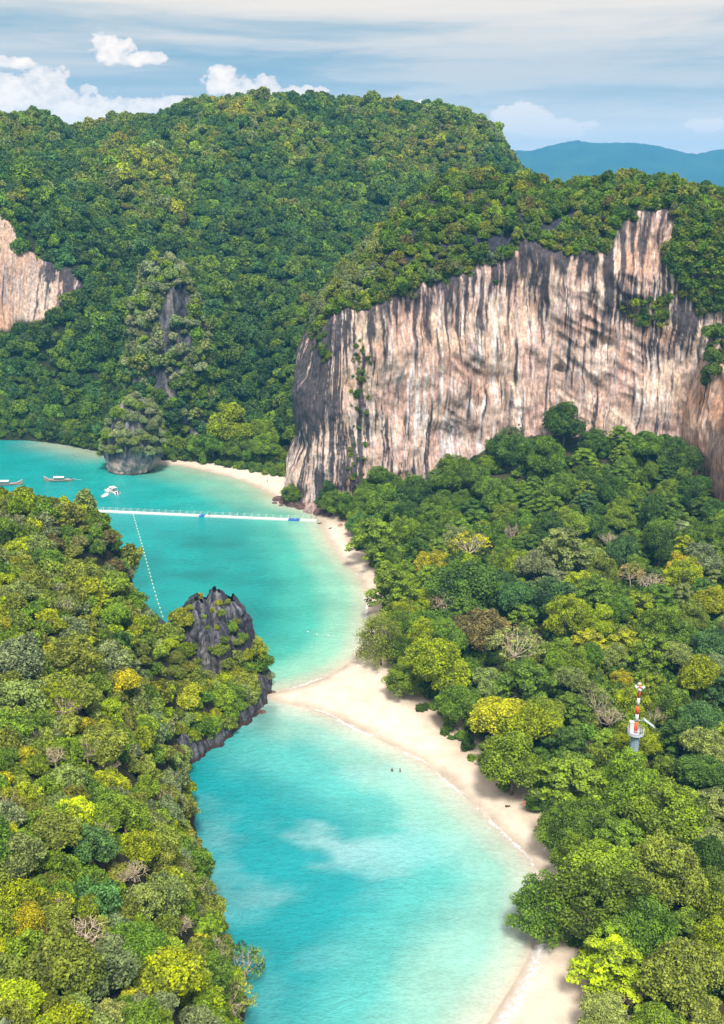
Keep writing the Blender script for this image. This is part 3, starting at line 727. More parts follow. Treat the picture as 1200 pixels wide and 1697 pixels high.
# black pinnacle at the headland's tip: several spires
PY0 = 213.
rp = thing('rock_pinnacle', 'jagged black limestone pinnacle with grey faces at the tip of the headland', 'rock', (0, 0, 0))
def spire(qx, qtop, hw, Y, seed, zb=-1., jag=1.5, lean=(0, 0), prof=None, light=.1):
    c = at_y(np.array(float(qx)), np.array(float(qtop)), Y); dep = proj(c)[2]; r = hw*dep/FPX
    pr = prof or ([0, .25, .55, .8, .93, 1], [1.12*r, 1.08*r, 1.05*r, 1.02*r, .94*r, .5*r])
    V, F, a, b = lathe_rock(c[0], c[1], zb, c[2], pr, 84, 90, seed, .95, .95, lean, 1.3, jag)
    me = mesh_np('rock_spire', V, F); set_col(me, dark_rock_col(V, np.arctan2(b, a)*r, light, .15))
    add('rock_spire', me, M['rock_fine'], rp)
    return V, F
SP_ = [spire(333, 996, 12, 212, 31.), spire(357, 978, 13, 215, 32.), spire(386, 1003, 12, 216.5, 33.), spire(409, 1030, 9, 217, 34.), spire(312, 1040, 10, 210, 35., light=.5), spire(336, 1062, 12, 208, 36., light=.7), spire(402, 1046, 9, 214, 37.), spire(342, 990, 36, 214, 1.), spire(376, 992, 26, 217, 2.), spire(397, 1012, 17, 218, 3.), spire(322, 1008, 24, 211, 4., light=.4),
       spire(352, 1030, 27, 209.5, 5., light=.6), spire(391, 1050, 15, 213, 6., light=.4), spire(368, 1056, 13, 210, 7., light=.5), spire(300, 1052, 14, 212, 8.), spire(318, 998, 10, 215, 9.),
       spire(365, 1120, 62, 208, 10., prof=([0, .3, .6, .85, 1], [9.5, 9.0, 7.5, 5., .3])), spire(300, 1130, 30, 203, 11., prof=([0, .4, .8, 1], [6, 5, 3, .3]), light=.5),
       spire(335, 1196, 24, 196, 12., prof=([0, .4, .8, 1], [4.2, 4, 2.6, .3]), light=1.2), spire(300, 1225, 15, 190, 13., prof=([0, .5, .85, 1], [2.6, 2.3, 1.5, .2]), light=1.0),
       ]
def crag(qx, qy, r, h, seed, light=.2, inl=1.2):
    c = at_z(np.array(float(qx)), np.array(float(qy)), 0.); c[1] += inl; c[0] -= inl*.5
    V, F, a, b = lathe_rock(c[0], c[1], -1, h, ([0, .25, .5, .8, .95, 1], [r*1.1, r*1.05, r, r*.8, r*.5, .1]), 48, 40, seed, .7, .9, (-.1, .1), 1.2, .9)
    col = dark_rock_col(V, np.arctan2(b, a)*r, light, .2); t = sstep(1.4, .3, V[:, 2])[:, None]
    me = mesh_np('rock_spire', V, F); set_col(me, col*(1-t)+np.array([[.05, .03, .024]])*t); add('rock_spire', me, M['rock_fine'], rp); SP_.append((V, F))
for k_, (a, b, r_, h_, l_) in enumerate([(438, 1152, 1.9, 4.2, .2), (428, 1170, 2.2, 5., .2), (415, 1188, 2.0, 3.6, .1), (400, 1200, 2.3, 3.2, .1), (384, 1212, 2.0, 2.4, .3), (366, 1226, 2.4, 3.6, .9), (350, 1236, 2.8, 4.6, 1.0), (335, 1248, 2.0, 2.6, .6), (320, 1258, 2.2, 5.5, .8), (310, 1268, 1.8, 6.0, .7), (372, 1205, 1.6, 4.4, 1.), (442, 1140, 1.7, 4.8, .2)]): crag(a, b, r_, h_, 40.+k_, l_)
sv = []; sf = []
for V, F in SP_:
    o = len(sv); sv += [tuple(v) for v in V]; sf += [tuple(int(i)+o for i in f) for f in F]
hx, hy = np.meshgrid(np.arange(-60, -14, 1.), np.arange(170, 236, 1.), indexing='ij'); hz = head_z(hx.ravel(), hy.ravel())
o = len(sv); sv += [(float(a), float(b), float(c)) for a, b, c in zip(hx.ravel(), hy.ravel(), hz)]; sf += [tuple(int(i)+o for i in f) for f in grid_faces(*hx.shape)]
bvh_pin = BVHTree.FromPolygons(sv, sf)
# second, smaller black rock
c = at_y(np.array(255.), np.array(1022.), 232.)
V, F, a, b = lathe_rock(c[0], c[1], -1, c[2], ([0, .3, .6, .85, .95, 1], [4.6, 4.2, 3.8, 2.8, 1.5, .2]), 56, 48, 21., .6, .9, (0, 0), 1.2, 1.5)
me = mesh_np('black_rock', V, F); set_col(me, dark_rock_col(V, np.arctan2(b, a)*4, -.2, .0))
add('black_rock', me, M['rock_fine'], label='small black rock between the wooded headland and the big pinnacle', category='rock')

# boulders at the cliff's foot and along the far shore
def boulder(qx, qy, r, flat, seed, label, colr=(.13, .085, .07)):
    c = at_z(np.array(float(qx)), np.array(float(qy)), 0.)
    V, F, a, b = lathe_rock(c[0], c[1], -.6, r*flat*1.5, ([0, .25, .5, .75, .93, 1], [r*.95, r, r*.92, r*.7, r*.35, .02]), 26, 16, seed, r*.22, .85)
    col = np.array([colr])*(1+.5*fbm(V[:, 0]*.9, V[:, 1]*.9, V[:, 2]*.9))[:, None]
    me = mesh_np('boulder', V, F); set_col(me, col)
    add('boulder', me, M['rock_fine'], label=label, category='boulder', group='boulders along the shore')
for i, (a, b, r, f, l) in enumerate([
        (462, 829, 2.2, .5, 'brown wave-washed boulder, outermost of the rocks at the cliff corner'),
        (473, 833, 2.4, .6, 'brown boulder just seaward of the small green bush under the cliff'),
        (486, 838, 2.6, .55, 'broad brown boulder directly below the small green bush'),
        (499, 842, 2.2, .5, 'low brown boulder between the small bush and the cliff corner'),
        (455, 834, 1.0, .4, 'tiny dark rock awash off the cliff corner, nearest the walkway'),
        (466, 838, .9, .4, 'tiny flat rock in the shallows beside the brown boulders'),
        (516, 848, 2.6, .9, 'pinkish boulder leaning on the foot of the cliff corner'),
        (530, 852, 2.2, .7, 'reddish boulder at the head of the beach below the round bush'),
        (545, 856, 2.0, .5, 'dark boulder half hidden under the round bush by the beach'),
        (121, 731, 2.0, .8, 'pale pink boulder, tallest on the shore left of the islet'),
        (131, 736, 2.2, .6, 'grey boulder beside the pale pink one on the far shore'),
        (112, 734, 1.5, .5, 'dark low boulder left of the pale pink one on the far shore'),
        (98, 734, 1.2, .4, 'small dark rock at the left end of the far boulders'),
        (144, 741, 1.6, .4, 'low brown boulder nearest the islet on the far shore'),
        (76, 730, 1.4, .5, 'lone dark rock at the foot of the forest, left of the boulders')]):
    boulder(a, b, r, f, i*3.1, l, (.34, .24, .21) if 'pink' in l else ((.24, .22, .21) if 'grey' in l else (.11, .07, .06)))
boulder(433, 1180, 1.5, .10, 77., 'flat brown rock awash in the shallows off the pinnacle', (.12, .07, .05))
boulder(452, 1147, .9, .25, 78., 'small dark rock on the tip of the sand spit', (.10, .07, .06))

# far island on the horizon
def build_far_hill():
    ridge = [(300, 290), (500, 270), (650, 262), (760, 248), (820, 243), (850, 250), (880, 249), (905, 241), (930, 236), (960, 231.5), (985, 236), (1010, 237), (1050, 235), (1075, 239), (1100, 244), (1130, 250), (1155, 256), (1175, 250), (1200, 246), (1250, 240), (1330, 252), (1420, 285), (1500, 300)]
    D = 5200.; P = at_y(np.array([p[0] for p in ridge], float), np.array([p[1] for p in ridge], float), D)
    xs = np.arange(P[0, 0], P[-1, 0], 12.); rz = np.interp(xs, P[:, 0], P[:, 2]) + 7*fbm(xs*.006, 1., 0.) + 4*fbm(xs*.03, 2., 0.)
    b = np.linspace(-1, 1, 41)
    X = np.repeat(xs[:, None], len(b), 1); Y = D+b[None, :]*700+0*X
    Z = rz[:, None]*(1-np.abs(b)[None, :]**1.3) + 18*fbm(X*.004, Y*.004, 3.)*(1-np.abs(b))[None, :]*np.abs(b)[None, :]*4 - 2
    me = mesh_np('distant_hills', np.stack([X, Y, Z], -1).reshape(-1, 3), grid_faces(len(xs), len(b)))
    add('distant_hills', me, M['far_forest'], kind='structure')
m, g = new_mat('far_forest'); n_ = g.noise(pos(g), .006, 6, .6)
finish(g, principled(g, g.mix(g.smooth(n_, .3, .7), (.02, .05, .035, 1), (.035, .075, .04, 1)), .95, .05).outputs[0]); M['far_forest'] = m
build_far_hill()

# ------------------------------------------------------------------ crowns
rng = np.random.RandomState(11)
def unit(n, zbias=0.):
    v = rng.normal(size=(n, 3)); v[:, 2] += zbias; return v/np.linalg.norm(v, axis=1)[:, None]
def leaves_mesh(name, P, N, size, lv, mat, asp=.62):
    """every leaf spray is a small bent four-sided blade"""
    n = len(P); N = N/np.linalg.norm(N, axis=1)[:, None]
    r = rng.normal(size=(n, 3)); a = np.cross(N, r); a /= np.linalg.norm(a, axis=1)[:, None]; b = np.cross(N, a)
    s = (size*rng.uniform(.65, 1.35, n))[:, None] if np.isscalar(size) else (size*rng.uniform(.7, 1.3, n))[:, None]
    V = np.stack([P-a*s*.5, P-b*s*.5*asp-N*s*.06, P+a*s*.5-N*s*.16, P+b*s*.5*asp-N*s*.06], 1).reshape(-1, 3)
    F = np.arange(4*n).reshape(n, 4)
    me = mesh_np(name, V, F, False); me.materials.append(mat)
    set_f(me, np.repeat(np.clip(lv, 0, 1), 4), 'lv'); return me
def clump_leaves(C, rad, per, flat=.75, out=None, spread=.75, lvj=.22):
    """leaf positions and normals for clumps centred at C"""
    P = []; N = []; L = []
    for c, r in zip(C, rad):
        k = max(6, int(per*r*r)); u = unit(k, .45)
        rr = r*np.power(rng.uniform(.25, 1, k), .45)[:, None]
        P.append(c+u*rr*np.array([1, 1, flat])); N.append(u+spread*rng.normal(size=(k, 3))*.85+np.array([0, 0, .3]))
        base = np.clip(rng.normal(.46, .19), .06, .9)
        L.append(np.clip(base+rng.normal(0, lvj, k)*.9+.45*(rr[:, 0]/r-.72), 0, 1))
    return np.concatenate(P), np.concatenate(N), np.concatenate(L)
def dome_points(n, Rx, h, zc, low=-.35):
    """points spread over a dome surface"""
    i = np.arange(n)+.5; ph = i*2.399963+rng.uniform(0, 6); zz = 1-(1-low)*i/n
    r = np.sqrt(np.maximum(1-zz**2, 0)); j = rng.normal(size=(n, 3))*.06
    return np.stack([r*np.cos(ph), r*np.sin(ph), zz], 1)+j, np.array([Rx, Rx, h]), zc

PROTO = {}   # name -> (crown mesh, trunk mesh, R, H, crown centre height)
def trunk_mesh(name, tips, H, r0, pale=False, fork=.5, sub=0, wig=.12):
    mb = MB(); base = np.array([0, 0, -.8]); top = np.array([rng.normal()*.25, rng.normal()*.25, H*fork])
    mb.tube([base, (base+top)/2+rng.normal(size=3)*[.15, .15, 0], top], [r0*1.25, r0, r0*.8], 8)
    for t in tips:
        t = np.asarray(t, float); L = np.linalg.norm(t-top); mid = top*.45+t*.55+np.array([0, 0, -.10*L])+rng.normal(size=3)*wig*L*.5
        mb.tube([top+(0, 0, -.2), top*.75+mid*.25+rng.normal(size=3)*wig*.3, mid, t], [r0*.6, r0*.5, r0*.34, r0*.12], 5)
        for k in range(sub):
            d = unit(1, .5)[0]*L*.42; q = mid*.5+t*.5
            e = q+d
            mb.tube([q, q+d*.55+rng.normal(size=3)*.1*L*wig*2, e], [r0*.24, r0*.17, r0*.07], 4, False)
            for kk in range(2):
                d2 = unit(1, .4)[0]*L*.26; mb.tube([q+d*.55, q+d*.55+d2*.6, q+d*.55+d2], [r0*.14, r0*.10, r0*.05], 4, False)
    me = mb.mesh(name, True); me.materials.append(M['bark_pale' if pale else 'bark']); return me
def proto(name, kind, R_, H, leaf=.55, per=46, mat=None, clr=1.9, seed=None, pale=False):
    mat = mat or M['leaf']; lo = []; 
    if kind == 'dome':
        lobes = [(np.zeros(3), 1.)]
        C = []; rad = []
        zc = H-R_*.85
        q, sc3, z0 = dome_points(int(11*(R_/clr)**2*.55)+6, R_-clr*.7, R_*.85-clr*.5, zc, -.45)
        lump = 1+.27*fbm(q[:, 0]*1.7+ord(name[0])+len(PROTO)*3.7, q[:, 1]*1.7, q[:, 2]*1.7, 2)[:, None]
        q = q*lump*rng.uniform(.76, 1.13, (len(q), 1)); keep_ = rng.rand(len(q)) > .16; q = q[keep_]; lump = 1.
        C = q*sc3*lump+np.array([0, 0, zc]); rad = rng.uniform(.5, 1.25, len(C))*clr
        P, N, L = clump_leaves(C, rad, per, .8)
        tips = C[rng.choice(len(C), 6, False)]
    elif kind == 'lobed':
        C = []; nl = rng.randint(5, 8); zc = H*.62
        for k in range(nl):
            a = 2*math.pi*k/nl+rng.uniform(-.3, .3); rr = R_*rng.uniform(.42, .62) if k else 0.
            lr = R_*rng.uniform(.36, .52); zz = zc+rng.uniform(-.12, .2)*H + (H*.22 if k == 0 else 0)
            q, sc3, _ = dome_points(int(10*(lr/clr)**2)+5, lr-clr*.4, lr*.8, 0, -.5)
            C.append(q*sc3*rng.uniform(.80, 1.18, (len(q), 1))+np.array([rr*math.cos(a), rr*math.sin(a), zz]))
        C = np.concatenate(C); rad = rng.uniform(.65, 1.1, len(C))*clr*.9
        P, N, L = clump_leaves(C, rad, per, .8); tips = C[rng.choice(len(C), 7, False)]
    elif kind == 'tiered':
        C = []; rad = []; nt = 5; tips = []
        for k in range(nt):
            f = k/(nt-1); zz = H*(.46+.50*f); rt_ = R_*(1.0-.62*f**1.5)*rng.uniform(.88, 1.05); nb = int(7-2.5*f)
            for j in range(nb):
                a = 2*math.pi*(j+rng.uniform(-.25, .25))/nb+k*.8
                for rr in np.arange(.30, 1.01, .235):
                    rad_ = rt_*rr
                    if rr < .5 and j % 2: continue
                    C.append((rad_*math.cos(a)+rng.normal()*.35, rad_*math.sin(a)+rng.normal()*.35, zz-.16*rad_*rr+rng.normal()*.22)); rad.append(clr*rng.uniform(.75, 1.15))
                tips.append((rt_*.8*math.cos(a), rt_*.8*math.sin(a), zz-.3))
        C = np.array(C); P, N, L = clump_leaves(C, np.array(rad), per, .38, spread=.55)
        N = N+np.array([0, 0, .7]); tips = [tips[i] for i in rng.choice(len(tips), 9, False)]
    elif kind == 'sparse':
        zc = H*.66; q, sc3, _ = dome_points(46, R_-.6, H*.32, zc, -.2)
        C = q*sc3+np.array([0, 0, zc]); rad = rng.uniform(.5, 1.0, len(C))*clr*.8
        P, N, L = clump_leaves(C, rad, per*.62, .5); tips = C[rng.choice(len(C), 13, False)]
    elif kind == 'bare':
        zc = H*.66; q, sc3, _ = dome_points(26, R_-.3, H*.34, zc, -.15); C = q*sc3+np.array([0, 0, zc]); tips = C[:15]
        P, N, L = clump_leaves(C, np.full(len(C), .7), 9, .5)
    elif kind == 'feather':
        C = []; dr = []
        for k in range(46):
            a = rng.uniform(0, 6.28); zz = H*rng.uniform(.22, .97); rr = R_*(1.08-((zz/H-.4)/.75)**2*1.1)*rng.uniform(.45, 1)
            C.append((rr*math.cos(a), rr*math.sin(a), zz))
        C = np.array(C); P = []; N = []; L = []
        for c in C:
            k = 150; u = rng.normal(size=(k, 3))*[.85, .85, .75]; out_ = c*[1, 1, 0]/max(np.linalg.norm(c[:2]), .1)
            tt = rng.uniform(-1, 1, k)[:, None]; P.append(c+u*.75+out_*tt*1.1-np.array([0, 0, 1])*np.maximum(tt, 0)*1.3); N.append(rng.normal(size=(k, 3))+out_*.8)
            b0 = rng.normal(.5, .16); L.append(np.clip(b0+rng.normal(0, .2, k), 0, 1))
        P, N, L = map(np.concatenate, (P, N, L)); tips = C[rng.choice(len(C), 10, False)]
    # inner shade leaves so that the crown is not see-through
    if kind in ('dome', 'lobed'):
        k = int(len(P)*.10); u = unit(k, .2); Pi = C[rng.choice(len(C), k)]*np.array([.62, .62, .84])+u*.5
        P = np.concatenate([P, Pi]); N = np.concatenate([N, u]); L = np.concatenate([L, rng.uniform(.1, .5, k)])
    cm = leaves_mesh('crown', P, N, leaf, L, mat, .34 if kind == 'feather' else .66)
    tm = trunk_mesh('trunk', tips, H, max(.16, R_*.042), pale or kind in ('sparse', 'bare'), .42 if kind != 'feather' else .8, 4 if kind == 'bare' else (2 if kind == 'sparse' else 0))
    PROTO[name] = (cm, tm, R_, H, H*.66)
for k in range(3): proto(f'dome{k}', 'dome', 6.0, 10.5, .40, 84, clr=1.4)
for k in range(3): proto(f'lobed{k}', 'lobed', 6.0, 11.5, .40, 84, clr=1.35)
for k in range(3): proto(f'tiered{k}', 'tiered', 6.2, 11.0, .48, 64, clr=1.25)
for k in range(2): proto(f'sparse{k}', 'sparse', 5.5, 10.5, .40, 66, clr=1.4)
for k in range(2): proto(f'bare{k}', 'bare', 5.0, 10.0, .35, 20)
proto('feather0', 'feather', 5.2, 12.0, .55, 30)
for k in range(3): proto(f'bush{k}', 'dome', 3.0, 4.6, .29, 165, clr=.74)
for k in range(3): proto(f'scrub{k}', 'lobed', 3.0, 5.0, .29, 165, clr=.72)
for k in range(2): proto(f'airy{k}', 'sparse', 3.0, 5.2, .27, 140, clr=.85)
proto('twigs0', 'bare', 2.6, 4.6, .22, 20)

def thin(x, y, z, r, f=.6):
    """drop points closer than f*(ri+rj) in space"""
    cell = {}; keep = []
    for i in range(len(x)):
        k = (int(x[i]//6), int(y[i]//6), int(z[i]//6)); bad = False
        for a in (-1, 0, 1):
            for b in (-1, 0, 1):
                for c in (-1, 0, 1):
                    for j in cell.get((k[0]+a, k[1]+b, k[2]+c), ()):
                        if (x[i]-x[j])**2+(y[i]-y[j])**2+(z[i]-z[j])**2 < (f*(r[i]+r[j]))**2: bad = True; break
                    if bad: break
                if bad: break
            if bad: break
        if not bad: cell.setdefault(k, []).append(i); keep.append(i)
    return keep
def sample_mesh(V, F, n):
    a, b, c, d = V[F[:, 0]], V[F[:, 1]], V[F[:, 2]], V[F[:, 3]]
    ar = .5*np.linalg.norm(np.cross(c-a, d-b), axis=1); k = rng.choice(len(F), n, p=ar/ar.sum()); u, v = rng.rand(n, 1), rng.rand(n, 1)
    nn = np.cross(c-a, d-b)[k]; nn /= np.linalg.norm(nn, axis=1)[:, None]+1e-9
    return (a[k]*(1-u)+b[k]*u)*(1-v)+(d[k]*(1-u)+c[k]*u)*v, nn

# ------------------------------------------------------------------ tree things
PAL = {  # leaf colours
    'dark green': (.052, .106, .014), 'mid green': (.096, .168, .016), 'fresh green': (.140, .215, .016), 'lime green': (.215, .275, .010),
    'yellow': (.345, .335, .016), 'olive': (.155, .190, .026), 'pale green': (.185, .235, .060), 'blue-green': (.062, .135, .034),
    'silver green': (.215, .265, .115), 'brownish': (.140, .125, .038), 'straw': (.30, .26, .085), 'grey-green': (.150, .185, .075), 'golden': (.235, .262, .016)}
TREES = []     # dicts, labels are written at the end
LOOK = {'dome': 'round-crowned', 'lobed': 'billowing', 'tiered': 'layered', 'sparse': 'thin-crowned', 'bare': 'leafless', 'feather': 'feathery drooping', 'bush': 'dense', 'scrub': 'bushy', 'airy': 'airy', 'twigs': 'leafless'}
def tree(p, pr, scale, tone, x, y, z, tilt=(0, 0), hs=1.):
    cm, tm, R_, H, _ = PROTO[pr]
    small = pr[:-1] in ('bush', 'scrub', 'airy', 'twigs')
    nm = {'feather': 'casuarina_tree', 'bare': 'bare_tree', 'twigs': 'bare_shrub', 'sparse': 'thin_tree'}.get(pr[:-1], 'shrub' if small else 'broadleaf_tree')
    root = bpy.data.objects.new(nm, None); COL.objects.link(root)
    root.location = (x, y, z); root.scale = (scale*rng.uniform(.88, 1.14), scale*rng.uniform(.88, 1.14), scale*hs); root.rotation_euler = (tilt[0], tilt[1], rng.uniform(0, 6.28)); root.empty_display_size = .3
    root['category'] = 'shrub' if small else 'tree'
    t = bpy.data.objects.new('trunk', tm); COL.objects.link(t); t.parent = root
    c = bpy.data.objects.new('crown', cm); COL.objects.link(c); c.parent = root
    j = rng.normal(0, .05, 3); k = 1.10*math.exp(rng.normal(0, .14))
    base = np.array(PAL[tone])*k*(1+j*np.array([1, .6, 1])); c.color = (*np.clip(base, .004, 1), 1)
    cc = np.array([x, y, z+H*.66*scale*hs]); qx, qy, dep = proj(cc)
    TREES.append(dict(o=root, look=LOOK[pr[:-1]], tone=tone, q=(float(qx), float(qy)), small=small, r=R_*scale, p=(x, y), where=p, wpx=2*R_*scale*FPX/dep, pr=pr))
    return root

def place(qx, qy, wpx, pr, tone, zfun, where, hs=1., sink=0.):
    """tree whose crown centre shows at pixel (qx,qy) with a crown wpx wide"""
    _, _, R_, H, hc = PROTO[pr]; z = 3.
    for _ in range(12):
        dz = z
        P = at_z(np.array(float(qx)), np.array(float(qy)), dz)
        dep = proj(P)[2]; s = wpx*dep/FPX/(2*R_)
        gz = float(zfun(np.array([P[0]]), np.array([P[1]]))[0]); z = .5*z+.5*(gz+hc*s*hs)
    return tree(where, pr, s, tone, P[0], P[1], gz-sink, hs=hs)

FOREST = [  # px, py, width px, crown, tone
    (620, 888, 92, 'tiered0', 'fresh green'), (556, 828, 50, 'dome0', 'mid green'), (483, 815, 36, 'dome1', 'fresh green'), (506, 821, 17, 'dome2', 'fresh green'), (660, 846, 42, 'sparse0', 'golden'),
    (682, 836, 26, 'bare0', 'straw'), (629, 806, 62, 'lobed0', 'mid green'), (779, 904, 66, 'sparse1', 'yellow'), (719, 932, 58, 'dome2', 'yellow'), (648, 972, 92, 'tiered1', 'fresh green'), (775, 962, 108, 'dome0', 'dark green'),
    (740, 1000, 58, 'bare1', 'straw'), (632, 1048, 78, 'feather0', 'olive'), (800, 1040, 92, 'dome1', 'brownish'), (732, 1102, 112, 'lobed1', 'lime green'), (668, 1122, 62, 'dome2', 'fresh green'),
    (760, 1165, 80, 'lobed2', 'mid green'), (700, 1060, 70, 'lobed0', 'lime green'), (855, 1070, 88, 'sparse0', 'pale green'), (868, 1130, 112, 'tiered2', 'mid green'), (818, 1190, 100, 'lobed1', 'yellow'), (880, 1205, 105, 'lobed2', 'lime green'),
    (850, 1262, 100, 'lobed0', 'fresh green'), (932, 908, 108, 'tiered0', 'pale green'), (850, 884, 38, 'bare0', 'brownish'), (893, 888, 30, 'dome1', 'yellow'), (1010, 896, 34, 'bare1', 'straw'), (1047, 950, 46, 'sparse1', 'straw'),
    (1078, 968, 50, 'bare0', 'straw'), (1134, 941, 62, 'dome2', 'yellow'), (1180, 1000, 58, 'lobed0', 'lime green'), (986, 990, 92, 'tiered1', 'mid green'), (915, 985, 88, 'dome0', 'blue-green'), (846, 992, 74, 'lobed1', 'blue-green'),
    (975, 1066, 74, 'tiered2', 'yellow'), (1036, 1062, 62, 'tiered0', 'yellow'), (1060, 1005, 80, 'tiered1', 'lime green'), (1112, 1160, 78, 'dome0', 'mid green'), (988, 1162, 62, 'sparse1', 'pale green'), (1030, 1122, 38, 'dome1', 'yellow'),
    (1010, 1190, 56, 'bare1', 'brownish'), (1085, 1186, 42, 'bare0', 'straw'), (1172, 1240, 86, 'lobed2', 'pale green'), (1180, 1112, 66, 'lobed1', 'grey-green'), (1130, 1060, 80, 'dome1', 'mid green'), (950, 1290, 120, 'tiered2', 'fresh green'),
    (1040, 1300, 110, 'lobed0', 'fresh green'), (908, 1282, 62, 'dome2', 'mid green'), (935, 1365, 96, 'dome0', 'mid green'), (990, 1440, 130, 'lobed1', 'fresh green'), (985, 1478, 150, 'dome0', 'mid green'), (905, 1496, 112, 'dome2', 'mid green'), (955, 1430, 90, 'lobed0', 'fresh green'), (1015, 1596, 132, 'tiered0', 'lime green'), (1130, 1612, 150, 'lobed2', 'olive'),
    (1044, 1650, 66, 'bare1', 'straw'), (1100, 1450, 130, 'lobed0', 'olive'), (1176, 1470, 90, 'dome2', 'fresh green'), (1000, 1690, 90, 'lobed1', 'pale green'), (1110, 1340, 130, 'dome1', 'fresh green'), (1180, 1335, 90, 'tiered1', 'pale green'),
    (852, 740, 66, 'dome0', 'dark green'), (935, 712, 70, 'lobed0', 'dark green'), (985, 722, 56, 'dome2', 'dark green'), (1035, 712, 58, 'dome1', 'dark green'), (1075, 738, 58, 'lobed2', 'mid green'), (1130, 756, 74, 'dome0', 'dark green'),
    (795, 795, 62, 'lobed1', 'mid green'), (690, 812, 60, 'dome1', 'dark green'), (745, 800, 56, 'lobed2', 'mid green'), (905, 760, 70, 'lobed0', 'mid green'), (1090, 880, 60, 'lobed1', 'mid green'), (1165, 925, 66, 'lobed2', 'grey-green'),
    (1180, 1580, 110, 'lobed0', 'lime green'), (1070, 1530, 110, 'dome2', 'mid green'), (1160, 1690, 110, 'tiered1', 'olive'), (1090, 1700, 100, 'lobed2', 'fresh green'), (1180, 1400, 80, 'lobed1', 'pale green'), (1030, 1390, 100, 'tiered2', 'fresh green')]
for a, b, w, pr, tn in FOREST: place(a, b, w, pr, tn, ground_z, 'forest')
MAST = at_z(np.array(1051.), np.array(1222.), 12.); MASTP = (MAST[0], MAST[1])

def fill_forest():
    xs, ys = rng.uniform(-25, 150, 9000), rng.uniform(95, 366, 9000)
    ok = inside(VEG, xs, ys); dv = dist_line(VEG, xs, ys); z = ground_z(xs, ys); cd = dist_line(CLIFF_PLAN, xs, ys)
    qx, qy, dep = proj(np.stack([xs, ys, z+6], 1))
    ok &= (dv > 2.0) & (qx > -60) & (qx < 1260) & (qy < 1790) & (cd > 4.5)
    pts = [(t['p'][0], t['p'][1], t['r']) for t in TREES if not t['small']]
    n = 0; kinds = ['dome0', 'dome1', 'dome2', 'lobed0', 'lobed1', 'lobed2', 'tiered0', 'tiered1', 'tiered2']
    idx = np.where(ok)[0]; idx = np.concatenate([idx[dv[idx] < 6], idx[dv[idx] >= 6]])
    for i in idx:
        if n >= 222: break
        far = sstep(230, 330, np.array(ys[i]))
        r = rng.uniform(3.6, 5.6)
        if dv[i] < r*.8: r = max(2.2, dv[i]*1.15)
        if (xs[i]-MASTP[0])**2+(ys[i]-MASTP[1])**2 < (r+2.2)**2: continue
        if ys[i] < MASTP[1] and abs(xs[i]-MASTP[0]) < 5 and MASTP[1]-ys[i] < 9: continue
        cq = proj(np.array([xs[i], ys[i], z[i]+r*1.2])); rp_ = r*FPX/cq[2]
        if any(math.hypot(cq[0]-a, cq[1]-b) < rp_*1.12+6 for a, b in ((869, 1326), (833, 1300), (760, 1222), (1186, 760), (1195, 815), (1178, 715))): continue
        if any((xs[i]-a)**2+(ys[i]-b)**2 < (.57*(r+c))**2 for a, b, c in pts): continue
        tn = rng.choice(['dark green', 'mid green', 'fresh green', 'lime green', 'olive', 'pale green', 'blue-green', 'grey-green'], p=[.10, .26, .29, .11, .04, .12, .03, .05]) if far < .5 else \
            rng.choice(['dark green', 'mid green', 'fresh green', 'blue-green', 'grey-green'], p=[.22, .40, .26, .06, .06])
        pr = kinds[rng.randint(len(kinds))]; s = r/PROTO[pr][2]
        tree('forest', pr, s, tn, xs[i], ys[i], z[i], hs=rng.uniform(.8, 1.3)*(1.15 if s < .6 else 1)); pts.append((xs[i], ys[i], r)); n += 1
    return n
n_forest = fill_forest()

